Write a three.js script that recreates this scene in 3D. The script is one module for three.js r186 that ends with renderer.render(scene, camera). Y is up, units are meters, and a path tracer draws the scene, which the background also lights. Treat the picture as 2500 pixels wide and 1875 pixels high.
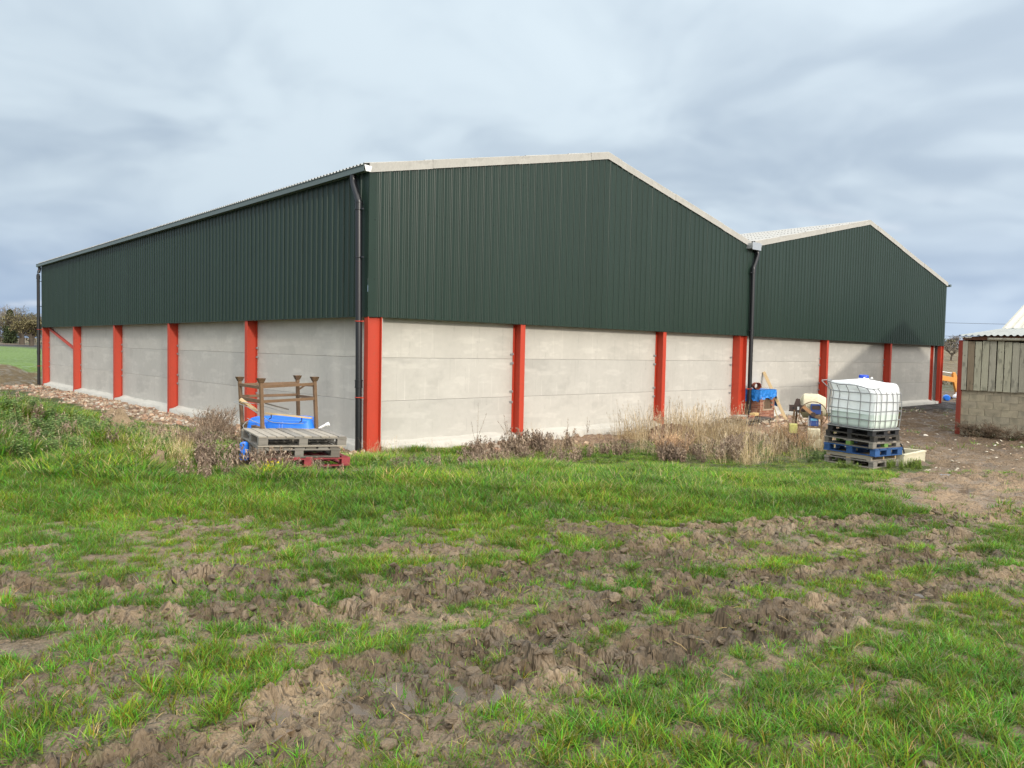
import * as THREE from 'three';
import { mergeGeometries } from 'three/addons/utils/BufferGeometryUtils.js';
import { RoundedBoxGeometry } from 'three/addons/geometries/RoundedBoxGeometry.js';

// ---------------------------------------------------------------- camera, sky, sun, exposure
const scene = new THREE.Scene();
const camera = new THREE.PerspectiveCamera(52.86, 4 / 3, 0.1, 2000);
camera.position.set(-9.164, 2.241, 14.749);
camera.rotation.order = 'YXZ';
camera.rotation.set(-0.0442, -0.7421, 0.0204);
const renderer = new THREE.WebGLRenderer({ antialias: true });
renderer.toneMapping = THREE.LinearToneMapping;
renderer.toneMappingExposure = 0.98;
renderer.shadowMap.enabled = true;
const SUN = new THREE.Vector3(-0.180, 0.284, 0.940).normalize();
const sun = new THREE.DirectionalLight(new THREE.Color(1.0, 0.93, 0.82), 2.0);
sun.position.copy(SUN).multiplyScalar(80).add(new THREE.Vector3(10, 0, 0));
sun.target.position.set(10, 0, 0);
sun.castShadow = true; sun.shadow.radius = 5;
Object.assign(sun.shadow.camera, { left: -50, right: 50, top: 50, bottom: -50, near: 1, far: 250 });
sun.shadow.mapSize.set(4096, 4096);
scene.add(sun, sun.target);

// ---------------------------------------------------------------- noise
function mul(a) { return function () { a |= 0; a = a + 0x6D2B79F5 | 0; let t = Math.imul(a ^ a >>> 15, 1 | a); t = t + Math.imul(t ^ t >>> 7, 61 | t) ^ t; return ((t ^ t >>> 14) >>> 0) / 4294967296; }; }
function hsh(x, y, z) { let h = Math.imul(x, 374761393) ^ Math.imul(y, 668265263) ^ Math.imul(z, 2147483647 - 1640531527); h = Math.imul(h ^ h >>> 13, 1274126177); h ^= h >>> 16; return (h >>> 0) / 4294967296; }
const fade = (t) => t * t * t * (t * (t * 6 - 15) + 10);
function vn(x, y, seed = 0, px = 0, py = 0) {
  let xi = Math.floor(x), yi = Math.floor(y); const fx = fade(x - xi), fy = fade(y - yi);
  let x1 = xi + 1, y1 = yi + 1;
  if (px) { xi = ((xi % px) + px) % px; x1 = ((x1 % px) + px) % px; }
  if (py) { yi = ((yi % py) + py) % py; y1 = ((y1 % py) + py) % py; }
  const a = hsh(xi, yi, seed), b = hsh(x1, yi, seed), c = hsh(xi, y1, seed), d = hsh(x1, y1, seed);
  return (a + (b - a) * fx) * (1 - fy) + (c + (d - c) * fx) * fy;
}
function fbm(x, y, o = 4, seed = 0, p = 0, q = 0) { let s = 0, a = 0.5, n = 0; for (let i = 0; i < o; i++) { s += a * vn(x, y, seed + i * 17, p, q || p); n += a; a *= 0.5; x *= 2; y *= 2; p *= 2; q *= 2; } return s / n; }
const sm = (a, b, x) => { const t = Math.min(1, Math.max(0, (x - a) / (b - a))); return t * t * (3 - 2 * t); };
const mix = (a, b, t) => a + (b - a) * t;
const clamp = (x, a = 0, b = 1) => Math.min(b, Math.max(a, x));
const toS = (c) => c <= 0.0031308 ? 12.92 * c : 1.055 * Math.pow(c, 1 / 2.4) - 0.055;

// ---------------------------------------------------------------- sky: broken grey-blue cloud, computed
(function () {
  const W = 2048, H = 1024, D = new Float32Array(W * H * 4);
  for (let j = 0; j < H; j++) {
    const el = ((j + 0.5) / H - 0.5) * Math.PI, y = Math.sin(el), c = Math.cos(el);
    for (let i = 0; i < W; i++) {
      const az = ((i + 0.5) / W - 0.5) * 2 * Math.PI, x = Math.cos(az) * c, z = Math.sin(az) * c;
      const h = Math.max(y, 0.0), k = 1 / (h + 0.27);
      // cloud deck seen in perspective, drawn out along one wind direction
      let u = (x * 0.83 + z * 0.55) * k * 1.25, v = (-x * 0.55 + z * 0.83) * k * 1.25;
      const wx = fbm(u * 0.9 + 7, v * 1.0, 4, 5) - 0.5, wy = fbm(u * 0.9, v * 1.0 + 3, 4, 9) - 0.5;
      const big = fbm(u * 0.62 + wx * 1.0 + 2.3, v * 0.78 + wy * 1.0 + 1.7, 5, 21);
      const med = fbm(u * 1.9 + wx * 2.0, v * 2.2 + wy * 2.0, 5, 33);
      const fine = fbm(u * 5.4 + wx * 4, v * 6.0 + wy * 4, 5, 47);
      let t = sm(0.32, 0.68, big * 0.46 + med * 0.33 + fine * 0.21);
      // lighter deck overhead, thinner and bluer towards the horizon
      const up = sm(0.02, 0.42, y);
      t = clamp(t * 0.72 + up * 0.24 - 0.03 + 0.10 * (x - 0.5));
      const lowBlue = 1 - sm(0.0, 0.20, y);
      let r = mix(0.335, 0.640, t), g = mix(0.425, 0.742, t), b = mix(0.545, 0.825, t);
      r = mix(r, 0.285 + 0.12 * t, lowBlue * 0.6); g = mix(g, 0.400 + 0.12 * t, lowBlue * 0.6); b = mix(b, 0.615 + 0.09 * t, lowBlue * 0.6);
      // a few sunlit rags of cloud low down
      const rag = sm(0.64, 0.78, fbm(u * 1.3 + 11, v * 4.2 + 5, 5, 71)) * sm(0.01, 0.05, y) * (1 - sm(0.10, 0.2, y));
      r = mix(r, 0.70, rag * 0.8); g = mix(g, 0.74, rag * 0.8); b = mix(b, 0.82, rag * 0.8);
      // overcast brightening with height, and towards the veiled sun
      const cs = x * SUN.x + y * SUN.y + z * SUN.z, gl = 2.1 * Math.exp(-(1 - cs) * 1.6) + 1.4 * Math.exp(-(1 - cs) * 10);
      let m = (1 + 3.5 * sm(0.40, 0.95, y) + gl) * 1.05;
      if (y < 0) { r = 0.30; g = 0.36; b = 0.45; m = 0.6; }
      const o = (j * W + i) * 4; const wm = Math.min(1, gl * 0.5 + 0.45 * sm(0.45, 0.95, y)), gr = (r + g + b) / 3; D[o] = mix(r, gr * 1.04, wm) * m; D[o + 1] = mix(g * 1.01, gr, wm) * m; D[o + 2] = mix(b, gr * 0.97, wm) * m; D[o + 3] = 1;
    }
  }
  const t = new THREE.DataTexture(D, W, H, THREE.RGBAFormat, THREE.FloatType);
  t.mapping = THREE.EquirectangularReflectionMapping; t.magFilter = THREE.LinearFilter; t.minFilter = THREE.LinearFilter; t.needsUpdate = true;
  scene.background = t; scene.environment = t;
})();

// ---------------------------------------------------------------- object helpers
const used = {};
function numbered(n) { const k = used[n] = (used[n] || 0) + 1; return k === 1 ? n : n + '_' + String(k - 1).padStart(3, '0'); }
function tag(o, label, category, group, kind) { o.userData = { label, category }; if (group) o.userData.group = group; if (kind) o.userData.kind = kind; return o; }
function thing(name, label, category, pos = [0, 0, 0], turn = 0, group) {
  const o = new THREE.Group(); o.name = numbered(name); o.position.set(...pos); o.rotation.y = turn; tag(o, label, category, group); scene.add(o); return o;
}
const V = (x, y, z) => new THREE.Vector3(x, y, z);
function clean(g) { g = g.index ? g.toNonIndexed() : g; for (const k of Object.keys(g.attributes)) if (!['position', 'normal', 'uv', 'color'].includes(k)) g.deleteAttribute(k); g.morphAttributes = {}; return g; }
// box with uv in metres, grain (u) along its longest side
function bx(w, h, d, x = 0, y = 0, z = 0, rx = 0, ry = 0, rz = 0, uo = 0, vo = 0) {
  const g = new THREE.BoxGeometry(w, h, d), uv = g.attributes.uv, L = Math.max(w, h, d);
  const sz = [[d, h], [d, h], [w, d], [w, d], [w, h], [w, h]];
  for (let i = 0; i < 24; i++) { const s = sz[i >> 2]; let a = uv.getX(i) * s[0], b = uv.getY(i) * s[1]; if (s[1] === L && s[0] !== L) [a, b] = [b, a]; uv.setXY(i, a + uo, b + vo); }
  const m = new THREE.Matrix4().makeRotationFromEuler(new THREE.Euler(rx, ry, rz)); m.setPosition(x, y, z); g.applyMatrix4(m); return clean(g);
}
function rod(a, b, r0, r1 = r0, seg = 6, cap = true) {
  const d = b.clone().sub(a), L = d.length(), g = new THREE.CylinderGeometry(r1, r0, L, seg, 1, !cap);
  const m = new THREE.Matrix4().makeRotationFromQuaternion(new THREE.Quaternion().setFromUnitVectors(V(0, 1, 0), d.normalize())); m.setPosition(a.x + (b.x - a.x) / 2, a.y + (b.y - a.y) / 2, a.z + (b.z - a.z) / 2);
  g.applyMatrix4(m); return clean(g);
}
function tube(pts, r, seg = 6, n = 0, closed = false) { return clean(new THREE.TubeGeometry(new THREE.CatmullRomCurve3(pts, closed, 'catmullrom', 0.2), n || pts.length * 4, r, seg, closed)); }
// square bar between two points
function bar(a, b, w, h = w, uo = 0) { const d = b.clone().sub(a), L = d.length(), g = bx(L, h, w, 0, 0, 0, 0, 0, 0, uo); const m = new THREE.Matrix4().makeRotationFromQuaternion(new THREE.Quaternion().setFromUnitVectors(V(1, 0, 0), d.normalize())); m.setPosition(a.clone().add(b).multiplyScalar(0.5)); g.applyMatrix4(m); return g; }
function obj(name, geos, mat, parent = scene) {
  const g = Array.isArray(geos) ? (geos.length > 1 ? mergeGeometries(geos.map(clean)) : geos[0]) : geos;
  const m = new THREE.Mesh(g, mat); m.name = parent === scene ? numbered(name) : name; m.castShadow = m.receiveShadow = true; parent.add(m); return m;
}
function gridGeo(nu, nv, f, uvf) {   // f(i/nu, j/nv) -> [x,y,z]
  const P = [], U = [], I = [];
  for (let j = 0; j <= nv; j++) for (let i = 0; i <= nu; i++) { const p = f(i / nu, j / nv); P.push(p[0], p[1], p[2]); const q = uvf ? uvf(i / nu, j / nv, p) : [i / nu, j / nv]; U.push(q[0], q[1]); }
  for (let j = 0; j < nv; j++) for (let i = 0; i < nu; i++) { const a = j * (nu + 1) + i, b = a + 1, c = a + nu + 1, d = c + 1; I.push(a, b, c, b, d, c); }
  const g = new THREE.BufferGeometry(); g.setAttribute('position', new THREE.Float32BufferAttribute(P, 3)); g.setAttribute('uv', new THREE.Float32BufferAttribute(U, 2)); g.setIndex(I); g.computeVertexNormals(); return g;
}

// ---------------------------------------------------------------- textures
function tex(W, H, sx, sy, f, srgb = true) {   // covers sx by sy metres; f(u, v) -> linear rgb, u v in 0..1
  const D = new Uint8Array(W * H * 4);
  for (let j = 0; j < H; j++) for (let i = 0; i < W; i++) { const c = f(i / W, j / H), o = (j * W + i) * 4; for (let k = 0; k < 3; k++) D[o + k] = clamp(srgb ? toS(c[k]) : c[k]) * 255; D[o + 3] = 255; }
  const t = new THREE.DataTexture(D, W, H); t.wrapS = t.wrapT = THREE.RepeatWrapping; t.magFilter = THREE.LinearFilter; t.minFilter = THREE.LinearMipmapLinearFilter; t.generateMipmaps = true;
  t.repeat.set(1 / sx, 1 / sy); if (srgb) t.colorSpace = THREE.SRGBColorSpace; t.needsUpdate = true; return t;
}
const T = {};
T.concrete = (function () {   // cast panels: pale smears, mottling, formwork lines, runs
  const r = mul(11), lines = [], runs = [], scr = [];
  for (let i = 0; i < 34; i++) lines.push([r(), r() * 0.9, 0.1 + r() * 0.3, 0.0006 + r() * 0.0008, r() < 0.5 ? 1 : -1]);
  for (let i = 0; i < 16; i++) runs.push([r(), r(), 0.05 + r() * 0.2, 0.0012 + r() * 0.0018]);
  return tex(2048, 1024, 6.4, 3.2, (u, v) => {
    let m = 1 + 0.16 * (fbm(u * 8, v * 4, 5, 3, 8, 4) - 0.5) + 0.08 * (fbm(u * 64, v * 32, 3, 8, 64, 32) - 0.5);
    const wu = fbm(u * 6, v * 6, 3, 55, 6, 6) * 0.12;
    const sme = sm(0.56, 0.76, fbm((u + wu) * 10, (v + u * 0.5 * 0) * 20, 5, 77, 10, 20)); m *= 1 + 0.09 * sme;
    m *= 1 - 0.09 * sm(0.60, 0.74, fbm(u * 7 + 3, v * 5, 5, 91, 7, 5));
    for (const l of lines) { const d = Math.abs(u - l[0]); if (d < l[3] && v > l[1] && v < l[1] + l[2]) m *= 1 + 0.10 * l[4]; }
    for (const l of runs) { const d = Math.abs(u - l[0] + 0.002 * (vn(v * 40, 3, 5) - 0.5)); if (d < l[3] * 2 && v > l[1] && v < l[1] + l[2]) m *= 1 - 0.13 * sm(0.35, 0.6, fbm(u * 300, v * 60, 3, 13)) * (1 - d / (l[3] * 2)); }
    const pin = hsh(Math.floor(u * 700), Math.floor(v * 350), 5); if (pin > 0.9985) m *= 0.8;
    return [0.470 * m, 0.452 * m, 0.405 * m];
  });
})();
T.fibre = tex(512, 512, 2.5, 2.5, (u, v) => { const m = 1 + 0.22 * (fbm(u * 8, v * 8, 5, 4, 8) - 0.5) + 0.14 * (fbm(u * 90, v * 90, 2, 6, 90) - 0.5) - 0.10 * sm(0.6, 0.75, fbm(u * 5, v * 9, 4, 31, 5, 9)); return [0.39 * m, 0.38 * m, 0.345 * m]; });
T.red = tex(512, 512, 2, 2, (u, v) => { const m = 1 + 0.10 * (fbm(u * 6, v * 6, 5, 14, 6) - 0.5) + 0.05 * (fbm(u * 80, v * 80, 2, 16, 80) - 0.5); const s = sm(0.74, 0.8, fbm(u * 30, v * 30, 3, 19, 30)) * 0.25; return [0.45 * m * (1 - s * 0.5), 0.044 * m + 0.03 * s, 0.017 * m + 0.02 * s]; });
T.green = tex(512, 512, 2, 2, (u, v) => { const m = 1 + 0.10 * (fbm(u * 4, v * 3, 4, 24, 4, 3) - 0.5) + 0.05 * (fbm(u * 60, v * 60, 2, 26, 60) - 0.5); return [0.0155 * m, 0.0325 * m, 0.0235 * m]; });
const woodTex = (seed, c) => tex(1024, 256, 1.6, 0.4, (u, v) => {
  const w = fbm(u * 3, v * 6, 3, seed, 3, 6) * 0.06, g = fbm((u) * 4, (v + w) * 60, 4, seed + 3, 4, 60), g2 = fbm(u * 10, (v + w) * 130, 2, seed + 7, 10, 130);
  let m = 1 + 0.55 * (g - 0.5) + 0.3 * (g2 - 0.5); const st = sm(0.58, 0.75, fbm(u * 5, v * 3, 4, seed + 11, 5, 3)); m *= 1 - 0.35 * st; if (g > 0.68) m *= 0.75;
  const kx = 0.37, ky = 0.52, kd = Math.hypot((u - kx) * 4, v - ky); if (kd < 0.06) m *= 0.45 + 5 * kd;
  return [c[0] * m, c[1] * m, c[2] * m];
});
T.wood = woodTex(101, [0.215, 0.198, 0.168]); T.pine = woodTex(131, [0.50, 0.37, 0.20]); T.plank = woodTex(151, [0.275, 0.262, 0.205]);
T.rust = tex(256, 256, 0.6, 0.6, (u, v) => { const n = fbm(u * 8, v * 8, 5, 44, 8), k = 0.7 + 0.6 * n; return [0.155 * k, 0.092 * k, 0.048 * k]; });
T.block = tex(512, 512, 1.2, 1.2, (u, v) => { const n = fbm(u * 10, v * 10, 5, 61, 10), f = fbm(u * 100, v * 100, 2, 63, 100), l = 0.55 * sm(0.5, 0.8, fbm(u * 7, v * 7, 5, 65, 7)); const m = 0.75 + 0.4 * n + 0.25 * (f - 0.5); return [mix(0.30, 0.20, l) * m, mix(0.265, 0.185, l) * m, mix(0.19, 0.13, l) * m]; });
T.brick = tex(512, 512, 0.9, 0.9, (u, v) => { const n = fbm(u * 12, v * 12, 5, 81, 12), f = fbm(u * 90, v * 90, 2, 83, 90), m = 0.7 + 0.5 * n + 0.3 * (f - 0.5); return [m, m, m]; });
T.grain = tex(1024, 1024, 1.7, 1.7, (u, v) => { const n = fbm(u * 9, v * 9, 5, 201, 9), f = fbm(u * 70, v * 70, 3, 203, 70), s = hsh(Math.floor(u * 300), Math.floor(v * 300), 9) > 0.985 ? 0.18 : 0; const m = 0.62 + 0.5 * n + 0.36 * (f - 0.5) + s; return [m, m * 0.99, m * 0.975]; });
T.clod = tex(1024, 1024, 1.3, 1.3, (u, v) => { const a = fbm(u * 14, v * 14, 5, 301, 14), b = Math.abs(fbm(u * 26, v * 26, 4, 305, 26) - 0.5) * 2; const m = clamp(0.6 * a + 0.5 * (1 - b)); return [m, m, m]; }, false);
T.rough = tex(512, 512, 0.5, 0.5, (u, v) => { const m = fbm(u * 20, v * 20, 4, 401, 20); return [m, m, m]; }, false);
T.wet = tex(512, 512, 2.9, 2.9, (u, v) => { const m = mix(0.40, 0.95, sm(0.34, 0.54, fbm(u * 11, v * 11, 5, 451, 11))); return [m, m, m]; }, false);
T.tarp = tex(512, 512, 0.6, 0.6, (u, v) => { const a = 1 - Math.abs(fbm(u * 7, v * 7, 4, 501, 7) - 0.5) * 2; return [a, a, a]; }, false);

// ---------------------------------------------------------------- materials
const S = (o) => new THREE.MeshStandardMaterial(o), Ph = (o) => new THREE.MeshPhysicalMaterial(o), C = (r, g, b) => new THREE.Color().setRGB(r, g, b);
const M = {
  concrete: S({ map: T.concrete, roughness: 0.88, bumpMap: T.rough, bumpScale: 0.0015 }),
  panels: [[1, 1, 1], [0.95, 0.955, 0.96], [1.035, 1.03, 1.02]].map((c) => S({ map: T.concrete, color: C(...c), roughness: 0.88, bumpMap: T.rough, bumpScale: 0.0015 })),
  footing: S({ map: T.concrete, roughness: 0.95, bumpMap: T.clod, bumpScale: 0.012, color: C(1.06, 1.06, 1.04) }),
  fibre: S({ map: T.fibre, roughness: 0.9, bumpMap: T.rough, bumpScale: 0.001 }),
  roof: S({ map: T.fibre, roughness: 0.9, color: C(0.84, 0.86, 0.88) }),
  red: S({ map: T.red, roughness: 0.58 }),
  green: [0, 1, 2].map((i) => Ph({ map: T.green, roughness: 0.36, specularIntensity: 0.55, color: C(1 + (i - 1) * 0.05, 1 + (i - 1) * 0.04, 1 + (i - 1) * 0.05) })),
  gutter: S({ color: C(0.095, 0.125, 0.118), roughness: 0.4 }),
  pipe: S({ color: C(0.011, 0.012, 0.014), roughness: 0.3 }),
  zinc: S({ color: C(0.50, 0.52, 0.53), roughness: 0.42, metalness: 0.75 }),
  zincDull: S({ color: C(0.33, 0.34, 0.34), roughness: 0.6, metalness: 0.35 }),
  white: S({ color: C(0.78, 0.78, 0.76), roughness: 0.6 }),
  mortar: S({ map: T.fibre, color: C(1.7, 1.7, 1.65), roughness: 0.95, bumpMap: T.clod, bumpScale: 0.01 }),
  wood: [[1, 1, 1], [0.66, 0.63, 0.60], [1.45, 1.4, 1.32], [0.45, 0.43, 0.42]].map((c) => S({ map: T.wood, color: C(...c), roughness: 0.92, bumpMap: T.rough, bumpScale: 0.0015 })),
  darkwood: [[0.16, 0.16, 0.17], [0.24, 0.23, 0.22]].map((c) => S({ map: T.wood, color: C(...c), roughness: 0.85 })),
  bluewood: [[0.02, 0.075, 0.21], [0.03, 0.10, 0.27]].map((c) => S({ map: T.brick, color: C(...c), roughness: 0.7 })),
  redwood: [[0.22, 0.028, 0.035], [0.29, 0.045, 0.05]].map((c) => S({ map: T.brick, color: C(...c), roughness: 0.75 })),
  pine: S({ map: T.pine, roughness: 0.85 }),
  plank: [[1.1, 1.1, 1.08], [1, 1, 0.98], [1.2, 1.22, 1.14], [0.7, 0.58, 0.48]].map((c) => S({ map: T.plank, color: C(...c), roughness: 0.92, bumpMap: T.rough, bumpScale: 0.002 })),
  rust: S({ map: T.rust, roughness: 0.85, bumpMap: T.rough, bumpScale: 0.001 }),
  block: [[1, 1, 1], [0.95, 0.94, 0.92], [1.06, 1.05, 1.02]].map((c) => S({ map: T.block, color: C(...c), roughness: 0.96, bumpMap: T.rough, bumpScale: 0.004 })),
  brick: [[0.30, 0.125, 0.075], [0.36, 0.165, 0.10], [0.25, 0.105, 0.07], [0.40, 0.20, 0.13]].map((c) => S({ map: T.brick, color: C(...c), roughness: 0.93 })),
  brickmortar: S({ map: T.fibre, color: C(0.85, 0.75, 0.65), roughness: 0.95 }),
  clay: S({ map: T.brick, color: C(0.30, 0.075, 0.035), roughness: 0.6 }),
  bluePlastic: S({ color: C(0.012, 0.17, 0.72), roughness: 0.42 }),
  tarp: S({ color: C(0.02, 0.20, 0.60), roughness: 0.45, side: THREE.DoubleSide, bumpMap: T.tarp, bumpScale: 0.012 }),
  cream: S({ map: T.block, color: C(1.9, 1.95, 1.9), roughness: 0.85 }),
  trough: S({ map: T.fibre, color: C(1.42, 1.36, 1.08), roughness: 0.75 }),
  dark: S({ color: C(0.02, 0.02, 0.022), roughness: 0.8 }),
  mixerBlue: S({ map: T.brick, color: C(0.035, 0.07, 0.24), roughness: 0.5 }),
  mixerDark: S({ map: T.rust, color: C(0.35, 0.36, 0.55), roughness: 0.7 }),
  yellow: S({ color: C(0.62, 0.26, 0.035), roughness: 0.5 }),
  tile: S({ map: T.brick, color: C(0.20, 0.11, 0.085), roughness: 0.9 }),
  roofOld: S({ map: T.fibre, color: C(0.70, 0.76, 0.78), roughness: 0.7, metalness: 0.1 }),
  roofWhite: S({ map: T.fibre, color: C(1.35, 1.3, 1.16), roughness: 0.85 }),
  earth: S({ map: T.grain, color: C(0.27, 0.20, 0.125), roughness: 0.97, bumpMap: T.clod, bumpScale: 0.03 }),
};

// ---------------------------------------------------------------- the lie of the land
const FX = 0.6758, FZ = -0.7371, OX = -9.164, OZ = 14.749;   // axis across the field towards the shed
const dOf = (x, z) => FX * (x - OX) + FZ * (z - OZ), sOf = (x, z) => -FZ * (x - OX) + FX * (z - OZ);
const xzOf = (d, s) => [OX + d * FX - s * FZ, OZ + d * FZ + s * FX];
const TRACKS = [   // wheel ruts: half width, depth, points
  [0.21, 1.0, [[-9.6, 7.9], [-8.22, 8.70], [-7.75, 9.08], [-7.20, 9.42], [-6.56, 10.04], [-5.96, 10.29], [-5.14, 10.63], [-4.51, 10.77], [-3.89, 10.85], [-3.17, 10.92], [-2.17, 11.10], [-1.02, 11.51], [-0.10, 12.0], [1.31, 12.21], [3.2, 12.9], [6, 13.9]]],
  [0.22, 0.9, [[-9.4, 8.4], [-8.33, 9.37], [-7.84, 9.92], [-7.39, 10.15], [-7.0, 10.56], [-6.58, 10.67], [-5.96, 10.81], [-5.38, 10.88], [-4.70, 11.07], [-3.92, 11.24], [-3.21, 11.40], [-2.3, 11.75], [-1.2, 12.3]]],
  [0.22, 1.0, [[-7.62, 11.60], [-7.31, 11.50], [-6.92, 11.50], [-6.5, 11.60], [-5.93, 11.66], [-5.31, 11.62], [-4.48, 11.68], [-3.89, 11.86], [-2.9, 12.2], [-1.7, 12.7]]],
  [0.25, 1.1, [[-9.2, 11.4], [-8.13, 11.75], [-7.82, 11.81], [-7.47, 11.76], [-7.09, 11.80], [-6.63, 12.01], [-6.22, 12.20], [-5.82, 12.26], [-5.23, 12.32], [-4.87, 12.50], [-4.07, 12.57], [-3.48, 12.70], [-2.67, 12.89], [-2.30, 13.11], [-0.8, 13.6], [2, 14.4]]],
  [0.16, 0.7, [[-3.9, 9.95], [-3.31, 10.41], [-2.53, 10.61], [-1.85, 11.0], [-0.85, 11.44], [0.2, 11.8], [1.4, 12.6]]],
  [0.16, 0.4, [[-5.9, 9.45], [-5.35, 9.8], [-4.9, 9.95]]], [0.12, 0.4, [[-5.1, 8.9], [-4.8, 9.15]]],
];
const YARD = [[0.55, 10.95], [1.6, 10.3], [3.2, 9.95], [6.2, 9.45], [8.6, 8.7], [9.6, 8.1], [11.3, 6.6], [10.9, 4.2], [12.8, 2.4], [18, 0.9], [30, 0.4], [80, -2], [80, 14], [17, 13], [9, 14.6], [4, 14.1], [1.4, 12.75], [-0.35, 12.15], [0.1, 11.55]];
function inPoly(P, x, z) { let c = false; for (let i = 0, j = P.length - 1; i < P.length; j = i++) if ((P[i][1] > z) !== (P[j][1] > z) && x < (P[j][0] - P[i][0]) * (z - P[i][1]) / (P[j][1] - P[i][1]) + P[i][0]) c = !c; return c; }
function base(x, z) {
  const d = dOf(x, z); let y = 0.66 - 0.0222 * clamp(d - 2, 0, 10);
  y += (-0.12 - y) * sm(10.9, 16.2, d);
  const mx = (x + 7.4) / 2.6, mz = (z + 4.0) / 3.2; y += 1.06 * Math.exp(-(mx * mx + mz * mz) / 2);           // spoil heap left of the shed
  y -= 0.07 * Math.exp(-((x + 3.1) ** 2 + (z - 5.0) ** 2) / 0.9); y -= 0.05 * sm(5, 2.5, z) * sm(-1, 0.5, x) * sm(16, 13, x); y += 0.95 * sm(-30, -37, z) * (1 - sm(-0.6, 0.4, x)) + 0.95 * sm(-33, -40, z) * sm(-0.6, 0.4, x);             // bank up to the far field
  y += 3.6 * sm(62, 150, x) + 6 * sm(150, 420, x) * 0.4;                                                        // rising ground beyond the yard
  return y;
}
function track(x, z) {
  let best = null, bm = -1e9;
  for (const [hw, dp, P] of TRACKS) {
    let bd = 1e9, arc = 0, ba = 0, side = 0;
    for (let i = 0; i + 1 < P.length; i++) {
      const ax = P[i][0], az = P[i][1], ux = P[i + 1][0] - ax, uz = P[i + 1][1] - az, L = Math.hypot(ux, uz);
      const t = clamp(((x - ax) * ux + (z - az) * uz) / (L * L)), ex = x - ax - ux * t, ez = z - az - uz * t, q = ex * ex + ez * ez;
      if (q < bd) { bd = q; ba = arc + t * L; side = Math.sign(ux * ez - uz * ex); } arc += L;
    }
    const r = Math.sqrt(bd) / hw, k = 1 - r; if (k > bm) { bm = k; best = { r, arc: ba, side, dp, hw }; }
  }
  return best;
}
function land(x, z) {   // everything about one spot: height, mud, yard, rubble, grass
  const d = dOf(x, z), s = sOf(x, z); let y = base(x, z);
  const near = d > -2 && d < 36 && Math.abs(s) < 30;
  const o = { y, mud: 0, yard: 0, rub: 0, d, s, grass: 0, dark: 0 };
  if (!near) { o.y += (fbm(x * 0.05, z * 0.05, 3, 2) - 0.5) * (d > 60 ? 0.7 : 0.1); return o; }
  const n1 = fbm(x * 1.1, z * 1.1, 4, 611), n2 = fbm(x * 3.3 + 9, z * 3.3, 4, 613), n3 = fbm(x * 7, z * 7, 3, 617);
  o.yard = inPoly(YARD, x + (n1 - 0.5) * 1.3, z + (n2 - 0.5) * 0.9) ? 1 : 0;
  const hill = Math.exp(-(((x + 6.8) / 3.6) ** 2 + ((z + 3.8) / 4.4) ** 2));
  if (x > -1.75 + (n1 - 0.5) * 1.8 && x < 0.5 && z < 0.9) o.rub = 1;
  if (z < 1.5 + (n1 - 0.5) * 1.3 + sm(10, 15, x) * 1.5 && z > -0.5 && x > 1.8 + n2 && x < 20) o.rub = 1;
  if (z < -27.5 && x < 1 && z > -31) o.rub = 1;
  if (d < 13.5) {
    const t = track(x, z);
    const n5 = fbm(x * 15, z * 15, 2, 631); let m = sm(0.15, -0.3, t.r - 1.05 - (n1 - 0.5) * 1.0 - (n2 - 0.5) * 1.2 - (n3 - 0.5) * 0.5);
    const field = sm(9.9, 8.4, d + s * 0.12);                             // churned part of the field
    const corner = sm(0.8, 2.2, s + (n1 - 0.5) * 2) * sm(5.6, 4.4, d), loose = field * (1 - 0.5 * corner) * (0.26 + 0.74 * sm(0.47, 0.60, n1 * 0.35 + n2 * 0.40 + n3 * 0.25));
    m *= t.dp ** 0.3; o.bare = clamp(Math.max(m, loose * 0.62) + field * (1 - 0.3 * corner) * ((0.18 + 0.10 * sm(0.5, -1.5, s)) + 0.7 * (sm(0.40, 0.62, n3 * 0.55 + n5 * 0.45) - 0.4))); m = Math.max(m, loose * 0.75);
    o.mud = clamp(m);
    const r = t.r, wob = n1 * 1.3;
    let h = -0.052 * t.dp * sm(1.0, 0.45, r) + 0.024 * t.dp * Math.exp(-(((r - 1.15) / 0.32) ** 2)) * (0.4 + n1 * 1.2);
    h += 0.028 * t.dp * sm(1.35, 0.8, r) * (2 * sm(-0.45, 0.45, Math.sin((t.arc + r * 0.12) * 2 * Math.PI / 0.23 + wob)) - 1) * sm(0.30, 0.48, fbm(t.arc * 0.7, 3, 2, 77 + Math.round(t.hw * 100)));
    const cl = 1 - Math.abs(n2 - 0.5) * 3.2, c2 = 1 - Math.abs(fbm(x * 9 + 4, z * 9, 4, 619) - 0.5) * 3;
    const c3 = 1 - Math.abs(fbm(x * 17 + 4, z * 17, 3, 629) - 0.5) * 3; h += o.mud * (0.012 * (cl - 0.45) + 0.038 * (c2 - 0.45) + 0.032 * (c3 - 0.45) + 0.029 * sm(0.505, 0.535, fbm(x * 6.5 + n3 * 0.6, z * 6.5, 4, 623)) + 0.024 * sm(0.51, 0.55, fbm(x * 13, z * 13 + n3, 3, 641)) - 0.026);
    o.y += h * (0.35 + 0.65 * o.mud) + 0.05 * (n1 - 0.5);
  }
  if (o.yard) o.y += 0.05 * (n1 - 0.5) + 0.06 * (n2 - 0.5) + 0.07 * (n3 - 0.5) + 0.05 * sm(0.55, 0.7, n3) * sm(1.5, 4, x);
  if (o.rub) o.y += 0.10 * (n2 - 0.4) + 0.05 * (n3 - 0.5);
  if (d >= 10) o.y += 0.10 * (n2 - 0.5) * sm(10, 12, d) * (1 - o.yard) + hill * (0.55 * (n1 - 0.5) + 0.15 * (n3 - 0.5));
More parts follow.
